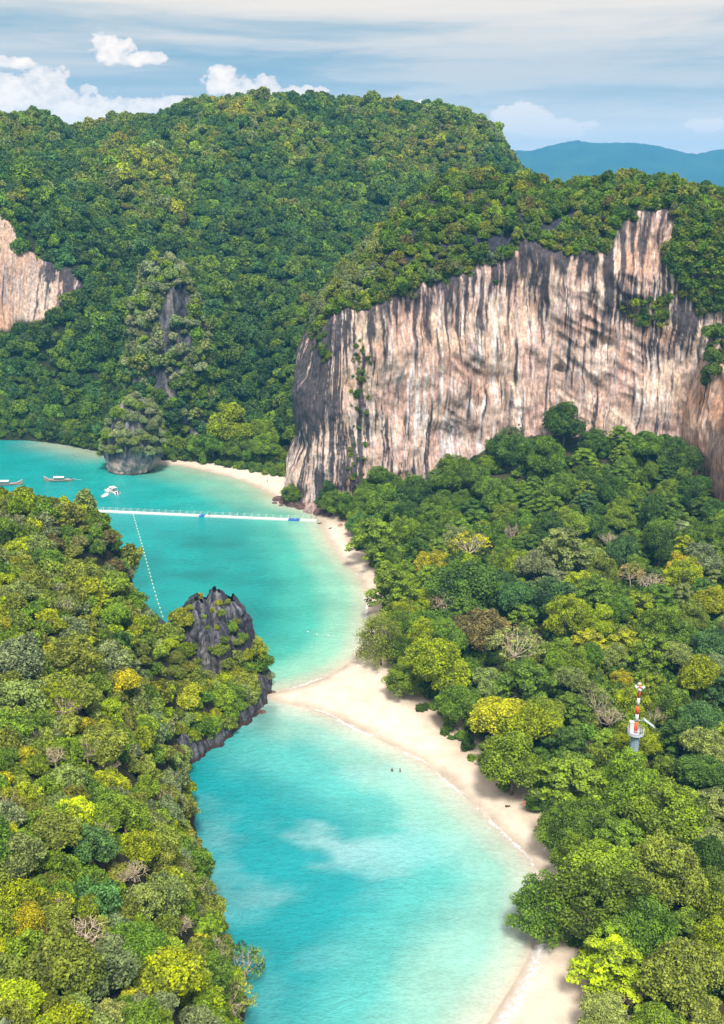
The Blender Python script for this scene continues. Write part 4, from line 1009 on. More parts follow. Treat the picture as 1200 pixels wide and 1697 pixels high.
HEADL = [  # px, py, width, crown, tone
    (198, 1128, 62, 'scrub0', 'yellow'), (22, 1085, 92, 'scrub1', 'grey-green'), (25, 1150, 92, 'bush0', 'pale green'), (80, 1240, 44, 'bush1', 'fresh green'), (150, 1400, 84, 'scrub2', 'blue-green'), (150, 1480, 92, 'bush2', 'blue-green'),
    (28, 1480, 80, 'bush0', 'lime green'), (36, 1572, 98, 'bush1', 'fresh green'), (28, 1650, 88, 'scrub0', 'lime green'), (272, 1606, 110, 'scrub1', 'lime green'), (166, 1612, 112, 'scrub2', 'grey-green'), (345, 1605, 76, 'bush2', 'mid green'),
    (92, 1372, 82, 'scrub0', 'olive'), (28, 1410, 92, 'scrub1', 'pale green'), (22, 832, 56, 'bush0', 'lime green'), (70, 872, 50, 'scrub2', 'yellow'), (128, 868, 60, 'airy0', 'grey-green'), (190, 876, 58, 'bush1', 'golden'), (108, 842, 44, 'bush2', 'mid green'),
    (225, 928, 44, 'scrub0', 'mid green'), (238, 940, 26, 'airy1', 'mid green'), (238, 1000, 40, 'scrub2', 'olive'), (60, 930, 60, 'bush0', 'olive'), (130, 960, 60, 'scrub1', 'lime green'), (200, 1000, 60, 'bush1', 'mid green'), (60, 830, 44, 'bush1', 'olive'),
    (118, 985, 60, 'bush2', 'golden'), (30, 960, 60, 'scrub0', 'yellow'), (175, 1230, 74, 'scrub1', 'olive'), (300, 1330, 50, 'bush0', 'olive'), (205, 1350, 80, 'scrub2', 'fresh green'), (300, 1440, 60, 'airy0', 'olive'), (100, 1690, 90, 'bush0', 'lime green'), (230, 1690, 90, 'scrub1', 'mid green'), (402, 1594, 84, 'airy1', 'mid green'), (385, 1650, 80, 'airy0', 'olive'), (365, 1575, 60, 'airy0', 'mid green'), (330, 1680, 90, 'bush1', 'fresh green'),
    (90, 1250, 50, 'twigs0', 'straw'), (180, 1265, 40, 'twigs0', 'brownish'), (120, 940, 34, 'twigs0', 'brownish'), (300, 1530, 44, 'twigs0', 'straw'), (40, 870, 30, 'twigs0', 'straw'), (205, 1450, 36, 'twigs0', 'brownish'), (120, 1170, 36, 'twigs0', 'straw'), (350, 1560, 34, 'twigs0', 'straw'), (20, 1510, 40, 'twigs0', 'straw')]
for a, b, w, pr, tn in HEADL: place(a, b, w, pr, tn, head_z, 'headland', sink=.4)

# shrubs rooted on the pinnacle and the islet, found by looking for the rock face there
def on_rock(bvh, qx, qy, wpx, pr, tone, where, drop=.35):
    d = Vector(ray(float(qx), float(qy))).normalized(); h = bvh.ray_cast(Vector((0, 0, CAMZ)), d)
    if h[0] is None: return
    p = h[0]; dep = proj(np.array(p))[2]; s = wpx*dep/FPX/(2*PROTO[pr][2])
    tree(where, pr, s, tone, p.x, p.y+.3*s, p.z-PROTO[pr][3]*s*.45)
for a, b, w, pr, tn in [(298, 1010, 26, 'bush0', 'olive'), (290, 1046, 26, 'bush1', 'fresh green'), (340, 985, 20, 'scrub0', 'golden'), (362, 1000, 14, 'bush2', 'golden'), (330, 990, 16, 'scrub1', 'golden'), (366, 1016, 15, 'bush0', 'olive'), (376, 1000, 14, 'scrub0', 'olive'),
                       (380, 1040, 26, 'bush1', 'fresh green'), (366, 1080, 30, 'scrub1', 'olive'), (390, 1090, 34, 'bush2', 'olive'), (420, 1075, 44, 'bush0', 'golden'), (428, 1050, 20, 'airy0', 'mid green'), (432, 1105, 46, 'scrub2', 'mid green'), (445, 1125, 24, 'airy1', 'mid green'), (408, 1135, 44, 'bush1', 'olive'), (405, 1105, 30, 'bush2', 'fresh green'),
                       (322, 1128, 56, 'bush0', 'olive'), (306, 1162, 56, 'scrub0', 'golden'), (362, 1160, 50, 'scrub1', 'fresh green'), (340, 1192, 26, 'bush1', 'lime green'), (380, 1190, 34, 'bush2', 'mid green'), (345, 1215, 20, 'scrub2', 'olive'), (318, 1222, 26, 'bush0', 'lime green'), (305, 1108, 30, 'scrub1', 'olive'), (412, 1160, 30, 'bush0', 'olive'), (280, 1075, 34, 'scrub0', 'lime green'), (345, 1040, 8, 'bush1', 'fresh green'), (338, 1022, 9, 'bush2', 'fresh green'), (395, 1120, 30, 'scrub2', 'olive'), (395, 1068, 20, 'scrub0', 'olive'), (385, 1150, 40, 'bush2', 'mid green'), (330, 1160, 40, 'scrub2', 'mid green'), (435, 1085, 36, 'bush1', 'olive'), (318, 1030, 15, 'scrub0', 'olive'), (352, 1012, 13, 'bush0', 'golden'), (392, 1030, 15, 'bush1', 'olive'), (402, 1060, 22, 'scrub1', 'mid green'), (372, 1060, 17, 'bush2', 'fresh green'), (350, 1078, 13, 'scrub2', 'fresh green'), (322, 1072, 15, 'bush0', 'olive'), (360, 1040, 11, 'bush1', 'lime green'), (330, 1098, 18, 'scrub0', 'olive'), (314, 1010, 15, 'scrub2', 'golden'), (376, 1100, 24, 'bush0', 'olive'), (290, 1095, 33, 'scrub1', 'olive'), (300, 1135, 30, 'bush2', 'olive'), (285, 1150, 41, 'scrub2', 'olive'), (292, 1185, 28, 'scrub1', 'olive'), (325, 1105, 41, 'bush2', 'olive'), (348, 1125, 33, 'bush1', 'pale green'), (372, 1130, 41, 'scrub1', 'lime green'), (335, 1145, 43, 'scrub0', 'golden'), (352, 1140, 30, 'bush1', 'pale green'), (385, 1120, 30, 'scrub1', 'golden'), (415, 1125, 26, 'scrub2', 'lime green'), (420, 1145, 28, 'bush1', 'lime green'), (370, 1180, 44, 'bush0', 'fresh green'), (355, 1185, 26, 'bush2', 'golden'), (320, 1195, 38, 'scrub2', 'lime green'), (305, 1200, 39, 'scrub0', 'pale green'), (330, 1212, 44, 'scrub0', 'mid green'), (372, 1200, 37, 'bush0', 'olive'), (395, 1172, 30, 'scrub0', 'mid green'), (295, 1215, 34, 'scrub2', 'golden'), (290, 1120, 35, 'scrub0', 'olive'), (312, 1080, 38, 'scrub1', 'fresh green'), (300, 1030, 43, 'scrub1', 'golden'), (290, 1065, 44, 'bush1', 'fresh green'), (440, 1100, 26, 'bush2', 'olive'), (410, 1090, 31, 'scrub2', 'lime green'), (390, 1135, 36, 'scrub1', 'olive'), (400, 1150, 44, 'bush0', 'pale green'), (325, 1175, 32, 'scrub2', 'lime green'), (345, 1205, 44, 'bush2', 'fresh green')]:
    on_rock(bvh_pin, a, b, w, pr, tn, 'pinnacle')
for a, b, w, pr, tn in [(225, 668, 34, 'scrub0', 'grey-green'), (243, 672, 28, 'bush0', 'olive'), (212, 682, 34, 'bush1', 'grey-green'), (200, 700, 30, 'scrub1', 'olive'), (232, 688, 32, 'scrub2', 'grey-green'), (250, 695, 30, 'bush2', 'olive'), (190, 725, 30, 'bush0', 'olive'), (184, 745, 28, 'scrub0', 'mid green'), (205, 722, 28, 'bush1', 'mid green'), (258, 712, 28, 'scrub1', 'mid green'),
                       (200, 750, 26, 'scrub2', 'olive'), (246, 712, 22, 'bush0', 'golden'), (265, 730, 26, 'scrub0', 'mid green'), (178, 735, 20, 'bush2', 'grey-green'), (215, 748, 22, 'bush0', 'mid green'), (262, 750, 24, 'scrub1', 'mid green'), (222, 704, 26, 'bush1', 'olive'), (188, 708, 24, 'scrub2', 'grey-green')]:
    pass
def islet_bushes():
    P, N_ = sample_mesh(ISL_V, ISL_F, 1500); r = rng.uniform(1.7, 3.1, len(P))
    ok = (P[:, 1] < IY+5) & (P[:, 2] > 8.5+3*fbm(P[:, 0]*.25, P[:, 2]*.2, 4.)+ 5*(np.abs(P[:, 0]-IX-2.) < 2.6))
    P, r = P[ok], r[ok]; keep = thin(P[:, 0], P[:, 1], P[:, 2], r, .56)[:58]
    for i in keep:
        pr = str(rng.choice(['bush0', 'bush1', 'bush2', 'scrub0', 'scrub1', 'scrub2'])); tn = str(rng.choice(['silver green', 'grey-green', 'fresh green', 'pale green'], p=[.46, .14, .14, .26]))
        s = r[i]/PROTO[pr][2]; tree('islet', pr, s, tn, P[i, 0]+.12*(P[i, 0]-IX), P[i, 1]-.35*r[i], P[i, 2]-PROTO[pr][3]*s*.5)
islet_bushes()

# the small bay's trees behind the far beach
def far_ground(x, y): return np.maximum(mount_z(x, y), 1.)
for a, b, w, pr, tn in [(385, 708, 78, 'lobed0', 'lime green'), (440, 715, 56, 'lobed1', 'fresh green'), (352, 735, 50, 'lobed2', 'mid green'), (330, 735, 44, 'dome0', 'mid green'), (395, 736, 50, 'dome1', 'mid green'), (440, 741, 46, 'lobed0', 'fresh green'), (460, 750, 30, 'dome2', 'fresh green'), (415, 750, 32, 'dome0', 'mid green'), (372, 747, 32, 'lobed1', 'mid green'), (340, 747, 28, 'dome1', 'fresh green'), (281, 662, 38, 'dome2', 'yellow'), (232, 655, 30, 'sparse0', 'pale green')]:
    place(a, b, w, pr, tn, far_ground, 'far beach')

def fill_headland():
    xs, ys = rng.uniform(-150, -6, 60000), rng.uniform(50, 254, 60000)
    d = head_d(xs, ys); z = head_z(xs, ys); qx, qy, dep = proj(np.stack([xs, ys, z+2.5], 1))
    ok = (d > .6) & (qx > -70) & (qx < 470) & (qy < 1800) & (qy > 700)
    tp = np.hypot(xs+33, (ys-211)); ok &= ~((tp < 11) | ((qx > 278) & (qy < 1230)))
    cell = {}
    def key(a, b): return int(a//4), int(b//4)
    for t in TREES:
        if t['small']: cell.setdefault(key(*t['p']), []).append((*t['p'], t['r']))
    out = []
    tones = ['olive', 'mid green', 'fresh green', 'lime green', 'pale green', 'grey-green', 'brownish', 'golden', 'dark green', 'yellow']
    pr_ = ['bush0', 'bush1', 'bush2', 'scrub0', 'scrub1', 'scrub2', 'airy0', 'airy1', 'twigs0']
    for i in np.where(ok)[0]:
        r = 1.3+3.0*rng.beta(1.1, 2.3)
        if d[i] < 3: r = min(r, 1.7)
        cx, cy = key(xs[i], ys[i])
        if any((xs[i]-a)**2+(ys[i]-b)**2 < (.50*(r+c))**2 for u in (-1, 0, 1) for v in (-1, 0, 1) for a, b, c in cell.get((cx+u, cy+v), ())): continue
        cell.setdefault((cx, cy), []).append((xs[i], ys[i], r))
        out.append((r*FPX/dep[i], xs[i], ys[i], z[i], r, str(rng.choice(tones, p=[.30, .13, .15, .11, .11, .09, .03, .05, .02, .01])), str(rng.choice(pr_, p=[.15, .15, .14, .14, .14, .14, .05, .05, .04])), qx[i], qy[i]))
    return out
HF = fill_headland()
# those seen largest become single shrubs, the rest is one mass
n_small = sum(t['small'] for t in TREES)
vis = [h for h in HF if -30 < h[7] < 460 and h[8] < 1740]
vis.sort(key=lambda h: -h[0])
single = set(id(h) for h in vis[:max(0, 298-n_small)])
MASS = {'headland_undergrowth': [], 'mountain_forest': [], 'cliff_top_scrub': [], 'karst_tower_scrub': []}
for h in HF:
    if id(h) in single: tree('headland', h[6], h[4]/PROTO[h[6]][2], h[5], h[1], h[2], h[3]-.5, hs=rng.uniform(.85, 1.2))
    else: MASS['headland_undergrowth'].append((h[1], h[2], h[3]-.4, h[4]/3.0, h[5]))

# ------------------------------------------------------------------ far woodland: one mass per slope, instanced crowns
far_col = bpy.data.collections.new('crowns_for_masses')
def far_proto(k, R_, kind, leaf, per):
    n0 = 'farcrown%d' % k
    proto(n0, kind, R_, R_*1.6, leaf, per, mat=M['leaf_far'], clr=R_*.30)
    me = PROTO.pop(n0)[0]; me.transform(Matrix.Translation((0, 0, -.3)))
    o = bpy.data.objects.new('crown_%02d' % k, me); far_col.objects.link(o)
for k in range(6): far_proto(k, 3.0, 'dome' if k % 2 else 'lobed', .56, 74)
def mass(name, pts, kind='stuff', zs=1.):
    if not pts: return
    V = np.array([p[:3] for p in pts]); me = bpy.data.meshes.new(name); me.from_pydata([tuple(v) for v in V], [], [])
    n = len(V)
    sv_ = np.array([p[3] for p in pts])[:, None]*np.stack([rng.uniform(.85, 1.2, n), rng.uniform(.85, 1.2, n), rng.uniform(.8, 1.45, n)], 1)
    a = me.attributes.new('scl', 'FLOAT_VECTOR', 'POINT'); a.data.foreach_set('vector', sv_.astype(np.float32).ravel())
    rot = np.zeros((n, 3), np.float32); rot[:, 2] = rng.uniform(0, 6.28, n); rot[:, :2] = rng.normal(0, .18, (n, 2))
    a = me.attributes.new('rot', 'FLOAT_VECTOR', 'POINT'); a.data.foreach_set('vector', rot.ravel())
    a = me.attributes.new('idx', 'INT', 'POINT'); a.data.foreach_set('value', rng.randint(0, 6, n).astype(np.int32))
    c = np.array([PAL[p[4]] if isinstance(p[4], str) else p[4] for p in pts])*np.exp(rng.normal(0, .16, (n, 1)))*(1+rng.normal(0, .05, (n, 3)))
    set_col(me, np.clip(c, .004, 1), 'tint')
    o = add(name, me, None, kind=kind)
    ng = bpy.data.node_groups.new(name, 'GeometryNodeTree')
    ng.interface.new_socket('Geometry', in_out='INPUT', socket_type='NodeSocketGeometry'); ng.interface.new_socket('Geometry', in_out='OUTPUT', socket_type='NodeSocketGeometry')
    N = ng.nodes; gi = N.new('NodeGroupInput'); go = N.new('NodeGroupOutput'); ip = N.new('GeometryNodeInstanceOnPoints'); ci = N.new('GeometryNodeCollectionInfo')
    ci.inputs['Collection'].default_value = far_col; ci.inputs['Separate Children'].default_value = True; ci.inputs['Reset Children'].default_value = True
    def na(nm, t):
        x = N.new('GeometryNodeInputNamedAttribute'); x.data_type = t; x.inputs['Name'].default_value = nm; return [s for s in x.outputs if s.enabled][0]
    ng.links.new(gi.outputs[0], ip.inputs['Points']); ng.links.new(ci.outputs[0], ip.inputs['Instance']); ip.inputs['Pick Instance'].default_value = True
    ng.links.new(na('idx', 'INT'), ip.inputs['Instance Index']); ng.links.new(na('rot', 'FLOAT_VECTOR'), ip.inputs['Rotation']); ng.links.new(na('scl', 'FLOAT_VECTOR'), ip.inputs['Scale'])
    ng.links.new(ip.outputs[0], go.inputs[0])
    md = o.modifiers.new('instances', 'NODES'); md.node_group = ng
    return o

def mountain_forest():
    n = 90000; x = rng.uniform(-300, 165, n); y = rng.uniform(422, 790, n); z = mount_z(x, y)
    qx, qy, _ = proj(np.stack([x, y, z+2], 1))
    ok = (land_d(x, y) > .2+4*sstep(-75, -60, x)) & (qx > -60) & (qx < 900) & ~inside(LEFT_ROCK, qx, qy) & (z > .6)
    ok &= ~(inside(KARST_BARE, qx, qy) & (y < KY))
    x, y, z, qx, qy = x[ok], y[ok], z[ok], qx[ok], qy[ok]
    r = 2.0+3.9*rng.beta(1.2, 2.4, len(x))
    keep = thin(x, y, z, r, .47)
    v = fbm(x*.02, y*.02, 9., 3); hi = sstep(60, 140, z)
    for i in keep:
        sun_lit = hi[i]*.55+v[i]*.75+.10*rng.normal()  # sunlight put into leaf tones: yellower high up, darker low down
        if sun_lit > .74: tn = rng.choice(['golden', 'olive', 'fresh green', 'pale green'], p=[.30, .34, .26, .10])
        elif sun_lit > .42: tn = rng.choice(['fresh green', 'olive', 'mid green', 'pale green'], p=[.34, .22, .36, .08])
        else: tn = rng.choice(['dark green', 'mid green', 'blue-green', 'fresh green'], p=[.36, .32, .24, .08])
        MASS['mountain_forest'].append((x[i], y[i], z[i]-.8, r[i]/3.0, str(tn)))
mountain_forest()
def shore_bushes():
    L = resample(at_z(np.array([-110, -40, 0, 60, 100, 165, 230, 290.]), np.array([721, 724, 726, 728, 733, 745, 757, 764.]), .5)[:, :2], .7)
    c = [(p[0]+rng.normal()*.6, p[1]+b, r) for p in L for b, r in ((rng.uniform(-.5, 1.5), rng.uniform(1.1, 1.9)), (rng.uniform(1.5, 5), rng.uniform(1.5, 2.8)), (rng.uniform(4, 10), rng.uniform(1.8, 3.4)))]
    a = np.array(c); z = np.maximum(mount_z(a[:, 0], a[:, 1]), 1.2); keep = thin(a[:, 0], a[:, 1], z, a[:, 2], .45)
    for i in keep: MASS['mountain_forest'].append((a[i, 0], a[i, 1], z[i]-.7, a[i, 2]/3., str(rng.choice(['mid green', 'fresh green', 'dark green', 'blue-green'], p=[.36, .26, .2, .18]))))
shore_bushes()
def karst_scrub():
    P, _ = sample_mesh(KV, KF, 9000); qx, qy, _ = proj(P)
    bare = inside(KARST_BARE, qx, qy) & (P[:, 1] < KY+2)
    P = P[~bare & (P[:, 2] > 1.)]; r = rng.uniform(1.7, 3.6, len(P)); keep = thin(P[:, 0], P[:, 1], P[:, 2], r, .55)
    for i in keep:
        tn = rng.choice(['silver green', 'olive', 'fresh green', 'grey-green', 'pale green'], p=[.42, .04, .24, .08, .22])
        if P[i, 2] < 34 and rng.rand() < .8: tn = rng.choice(['mid green', 'fresh green', 'blue-green'])
        MASS['karst_tower_scrub'].append((P[i, 0], P[i, 1], P[i, 2]-.9, r[i]/3.0, str(tn)))
karst_scrub()
def cap_scrub():
    P, _ = sample_mesh(cap_V, cap_F, 26000); qx, qy, _ = proj(P)
    ok = (P[:, 0] < 185) & (P[:, 1] < 520) & (P[:, 2] > 25)
    hole = fbm(P[:, 0]*.07, P[:, 1]*.07, P[:, 2]*.07, 3) + .9*np.exp(-(((qx-835)/22)**2+((qy-410)/50)**2))+0.45*np.exp(-(((qx-735)/40)**2+((qy-305)/12)**2))+.45*np.exp(-(((qx-1060)/40)**2+((qy-315)/14)**2))
    ok &= hole < .66
    P = P[ok]; qx = qx[ok]; r = rng.uniform(1.4, 3.1, len(P)); keep = thin(P[:, 0], P[:, 1], P[:, 2], r, .56)
    for i in keep:
        lowleft = qx[i] < 640
        tn = rng.choice(['grey-green', 'olive', 'fresh green', 'pale green', 'mid green', 'golden'], p=[.30, .26, .12, .22, .08, .02]) if lowleft else rng.choice(['dark green', 'mid green', 'olive', 'fresh green', 'golden', 'brownish'], p=[.22, .31, .22, .18, .04, .03])
        MASS['cliff_top_scrub'].append((P[i, 0], P[i, 1], P[i, 2]-1.2, r[i]/3.0, str(tn)))
    # hanging scrub on ledges of the face
    patches = [([(1090, 300), (1200, 320), (1230, 520), (1160, 520), (1120, 470), (1105, 420), (1130, 370)], 420, .9), ([(1030, 505), (1110, 490), (1105, 545), (1045, 540)], 60, .6), ([(880, 360), (1010, 350), (1005, 420), (930, 425), (870, 400)], 150, .8), ([(800, 340), (870, 330), (860, 440), (815, 430)], 60, .6),
               ([(560, 500), (640, 470), (720, 430), (800, 400), (800, 440), (700, 470), (590, 520)], 150, .9), ([(585, 560), (615, 560), (605, 800), (575, 800)], 46, .45), ([(515, 560), (540, 540), (545, 600), (525, 610)], 16, .5), ([(580, 600), (600, 600), (600, 720), (585, 720)], 14, .35), ([(1010, 330), (1120, 330), (1110, 350), (1010, 350)], 40, .7)]
    for poly, n, s in patches:
        q = np.array(poly, float); c = 0; tries = 0
        while c < n and tries < n*20:
            tries += 1; a, b = rng.uniform(q[:, 0].min(), q[:, 0].max()), rng.uniform(q[:, 1].min(), q[:, 1].max())
            if not inside(poly, np.array([a]), np.array([b]))[0]: continue
            h = bvh_cliff.ray_cast(Vector((0, 0, CAMZ)), Vector(ray(a, b)).normalized())
            c += 1
            if h[0] is None or h[0].y > 400: continue
            p = h[0]; rr = rng.uniform(.45, 1.0)*s
            MASS['cliff_top_scrub'].append((p.x, p.y+.5, p.z-1.2*rr, rr, str(rng.choice(['mid green', 'olive', 'fresh green', 'dark green', 'golden'], p=[.34, .26, .16, .2, .04]))))
    for k in range(0, len(cl['rimx']), 2):
        if rng.rand() < .30: continue
        dn = abs(rng.normal())*3.2*max(.15, .6+fbm(np.array(k*.02), 4., 4.)); rr = rng.uniform(.35, .8)
        MASS['cliff_top_scrub'].append((cl['rimx'][k], cl['rimy'][k]-.3, cl['rimz'][k]-dn-rr, rr, str(rng.choice(['mid green', 'olive', 'fresh green', 'dark green', 'grey-green']))))
    for _ in range(60):
        a = rng.uniform(1168, 1230); b = rng.uniform(560, 640)
        dY = 352+rng.uniform(-4, 8); p = at_y(np.array(a), np.array(b), dY)
        if a-1168 > (640-b)*.0+rng.uniform(0, 10): MASS['cliff_top_scrub'].append((p[0], p[1], p[2], rng.uniform(.5, 1.), 'mid green'))
cap_scrub()
def undergrowth():
    """low bushes that close the forest's feet"""
    xs, ys = rng.uniform(-25, 150, 5200), rng.uniform(95, 362, 5200)
    z = ground_z(xs, ys); dv = dist_line(VEG, xs, ys); qx, qy, _ = proj(np.stack([xs, ys, z+2], 1))
    ok = inside(VEG, xs, ys) & (dv > .3) & (qx < 1240) & (qy < 1760) & (dist_line(CLIFF_PLAN, xs, ys) > 3)
    ok &= np.hypot(xs-MASTP[0], ys-MASTP[1]) > 3.5
    ok &= ~((xs > 112) & (ys > 305) & (ys < 345))
    xs, ys, z, dv = xs[ok], ys[ok], z[ok], dv[ok]; r = np.where(dv < 4, rng.uniform(.8, 1.6, len(xs)), rng.uniform(1.6, 2.8, len(xs))); keep = thin(xs, ys, z, r, .6)
    return [(xs[i], ys[i], z[i]-.4, r[i]/3.0, str(rng.choice(['dark green', 'mid green', 'fresh green', 'olive'], p=[.2, .4, .3, .1]))) for i in keep]
def bay_bushes():
    L = at_z(np.array([306, 335, 370, 400, 430, 455, 470.]), np.array([762, 765, 771, 778, 783, 788, 790.]), 1.2)[:, :2]; L = resample(L, .8); out = []
    for p in L:
        for k in range(9):
            b = rng.uniform(0, 16); r = rng.uniform(.9, 1.7)+.05*b
            out.append((p[0]+rng.normal(), p[1]+b, 1.0+.16*b, r, str(rng.choice(['mid green', 'fresh green', 'dark green', 'blue-green'], p=[.4, .3, .2, .1]))))
    a = np.array([o_[:3] for o_ in out]); keep = thin(a[:, 0], a[:, 1], a[:, 2], [o_[3] for o_ in out], .5)
    return [(out[i][0], out[i][1], out[i][2]-.5, out[i][3]/3., out[i][4]) for i in keep]
MASS['bay_undergrowth'] = bay_bushes()
MASS['forest_undergrowth'] = undergrowth()
def forest_beyond():
    """the same forest carried on past the trees built one by one"""
    xs, ys = rng.uniform(30, 225, 9000), rng.uniform(92, 350, 9000); z = ground_z(xs, ys); r = rng.uniform(3.2, 5.4, 9000); qx, qy, _ = proj(np.stack([xs, ys, z+6], 1))
    ok = inside(VEG, xs, ys) & (((qx > 1275) & (qx < 1750)) | ((qy > 1800) & (qx > 1000) & (qx < 1750))) & (dist_line(CLIFF_PLAN, xs, ys) > 5) & ~((xs > 112) & (ys > 300))
    xs, ys, z, r = xs[ok], ys[ok], z[ok], r[ok]; keep = thin(xs, ys, z, r, .55)
    return [(xs[i], ys[i], z[i]+2.5, r[i]/3., str(rng.choice(['mid green', 'fresh green', 'dark green', 'lime green', 'olive', 'pale green'], p=[.3, .28, .14, .1, .08, .1]))) for i in keep]
MASS['forest'] = forest_beyond()
for nm, pts in MASS.items(): mass(nm, pts)

# ------------------------------------------------------------------ floating walkway
def walkway():
    A = at_z(np.array(118.), np.array(844.), .3); B = at_z(np.array(521.), np.array(861.5), .3)
    ctl = at_z(np.array([134, 200, 300, 400, 470, 526.]), np.array([844.8, 848, 852.5, 857, 860, 862.]), .3)
    path = resample(ctl[:, :2], 1.0)
    rt = thing('floating_walkway', 'long white floating walkway of plastic pontoons crossing the bay to the beach', 'walkway', (path[0][0], path[0][1], 0))
    o = np.array([path[0][0], path[0][1]])
    seg = np.r_[0, np.cumsum(np.linalg.norm(np.diff(path, axis=0), axis=1))]; L = seg[-1]
    at = lambda t: np.array([np.interp(t, seg, path[:, 0]), np.interp(t, seg, path[:, 1])])-o
    def frame(t):
        d = at(min(t+.5, L))-at(max(t-.5, 0)); d /= np.linalg.norm(d); return at(t), d, np.array([-d[1], d[0]])
    # deck: short sections of joined cubes, each its own part, sharing one mesh
    mb = MB(); sl = 2.0
    for i in range(4):
        for j in range(4):
            x0 = -sl/2+.25+i*.5; y0 = -.75+j*.5; mb.box((x0, y0, .14), (.47, .47, .42)); mb.box((x0, y0, .36), (.40, .40, .03))
    deck = mb.mesh('deck_section'); deck.materials.append(M['offwhite']); deckb = deck.copy(); deckb.materials.clear(); deckb.materials.append(M['blue'])
    pm = MB(); pm.tube([(0, 0, 0), (0, 0, 1.25)], [.055, .05], 7); pm.tube([(0, 0, 1.25), (0, 0, 1.36)], [.075, .05], 7); post = pm.mesh('post'); post.materials.append(M['white'])
    n = int(L/sl); blue = {int(n*.53), int(n*.905), int(n*.912)}
    for k in range(n):
        p, d, nn = frame((k+.5)*sl); a = math.atan2(d[1], d[0])
        s = add('deck_section', deckb if k in blue else deck, None, rt); s.location = (p[0], p[1], 0); s.rotation_euler = (0, 0, a)
        if k in blue: s['label'] = 'blue deck section'
    tops = {1: [], -1: []}
    for k in range(int(L*.965/2.6)+1):
        p, d, nn = frame(k*2.6+.4)
        for sd in (1, -1):
            q = p+nn*.82*sd; s = add('post', post, None, rt); s.location = (q[0], q[1], .3); tops[sd].append((q[0], q[1], 1.45))
    for sd in (1, -1):
        mb = MB(); pts = []
        for a, b in zip(tops[sd][:-1], tops[sd][1:]):
            m_ = [(a[i]+b[i])/2 for i in range(3)]; m_[2] -= .16; pts += [a, tuple(m_)]
        pts.append(tops[sd][-1]); mb.tube(pts, .022, 4); mb.build('handrail_rope', M['rope'], rt)
    return path, o
wpath, worg = walkway()

def buoy_line(name, label, pts_px, step, r, mat):
    P = at_z(np.array([p[0] for p in pts_px], float), np.array([p[1] for p in pts_px], float), .05)
    path = resample(P[:, :2], .5); seg = np.r_[0, np.cumsum(np.linalg.norm(np.diff(path, axis=0), axis=1))]; L = seg[-1]
    rt = thing(name, label, 'buoy line', (path[0][0], path[0][1], 0)); o = path[0]
    mb = MB(); mb.tube([(p[0]-o[0], p[1]-o[1], .03) for p in path[::3]], .012, 4); mb.build('rope', M['rope'], rt)
    bm_ = MB(); n = 10
    prof = [(0, -.5), (.55, -.42), (.9, -.2), (1, 0), (.9, .2), (.55, .42), (0, .5)]
    bm_.quadgrid([[(pr[1]*2.*r, pr[0]*r*math.cos(2*math.pi*k/n), pr[0]*r*math.sin(2*math.pi*k/n)+.06) for k in range(n)] for pr in prof], True)
    me = bm_.mesh('buoy', True); me.materials.append(mat)
    for t in np.arange(.5, L, step):
        b = add('buoy', me, None, rt); b.location = (np.interp(t, seg, path[:, 0])-o[0], np.interp(t, seg, path[:, 1])-o[1], 0); b.rotation_euler = (0, 0, rng.uniform(0, 3))
buoy_line('buoy_line', 'string of small cream buoys running from the walkway towards the pinnacle', [(221, 853), (226, 870), (236, 905), (247, 945), (258, 985), (270, 1022)], 3.1, .18, M['buoy'])
buoy_line('buoy_line', 'short faint string of yellow buoys in the shallows off the beach', [(508, 1046), (530, 1052), (560, 1053)], 3.0, .16, M['buoy'])

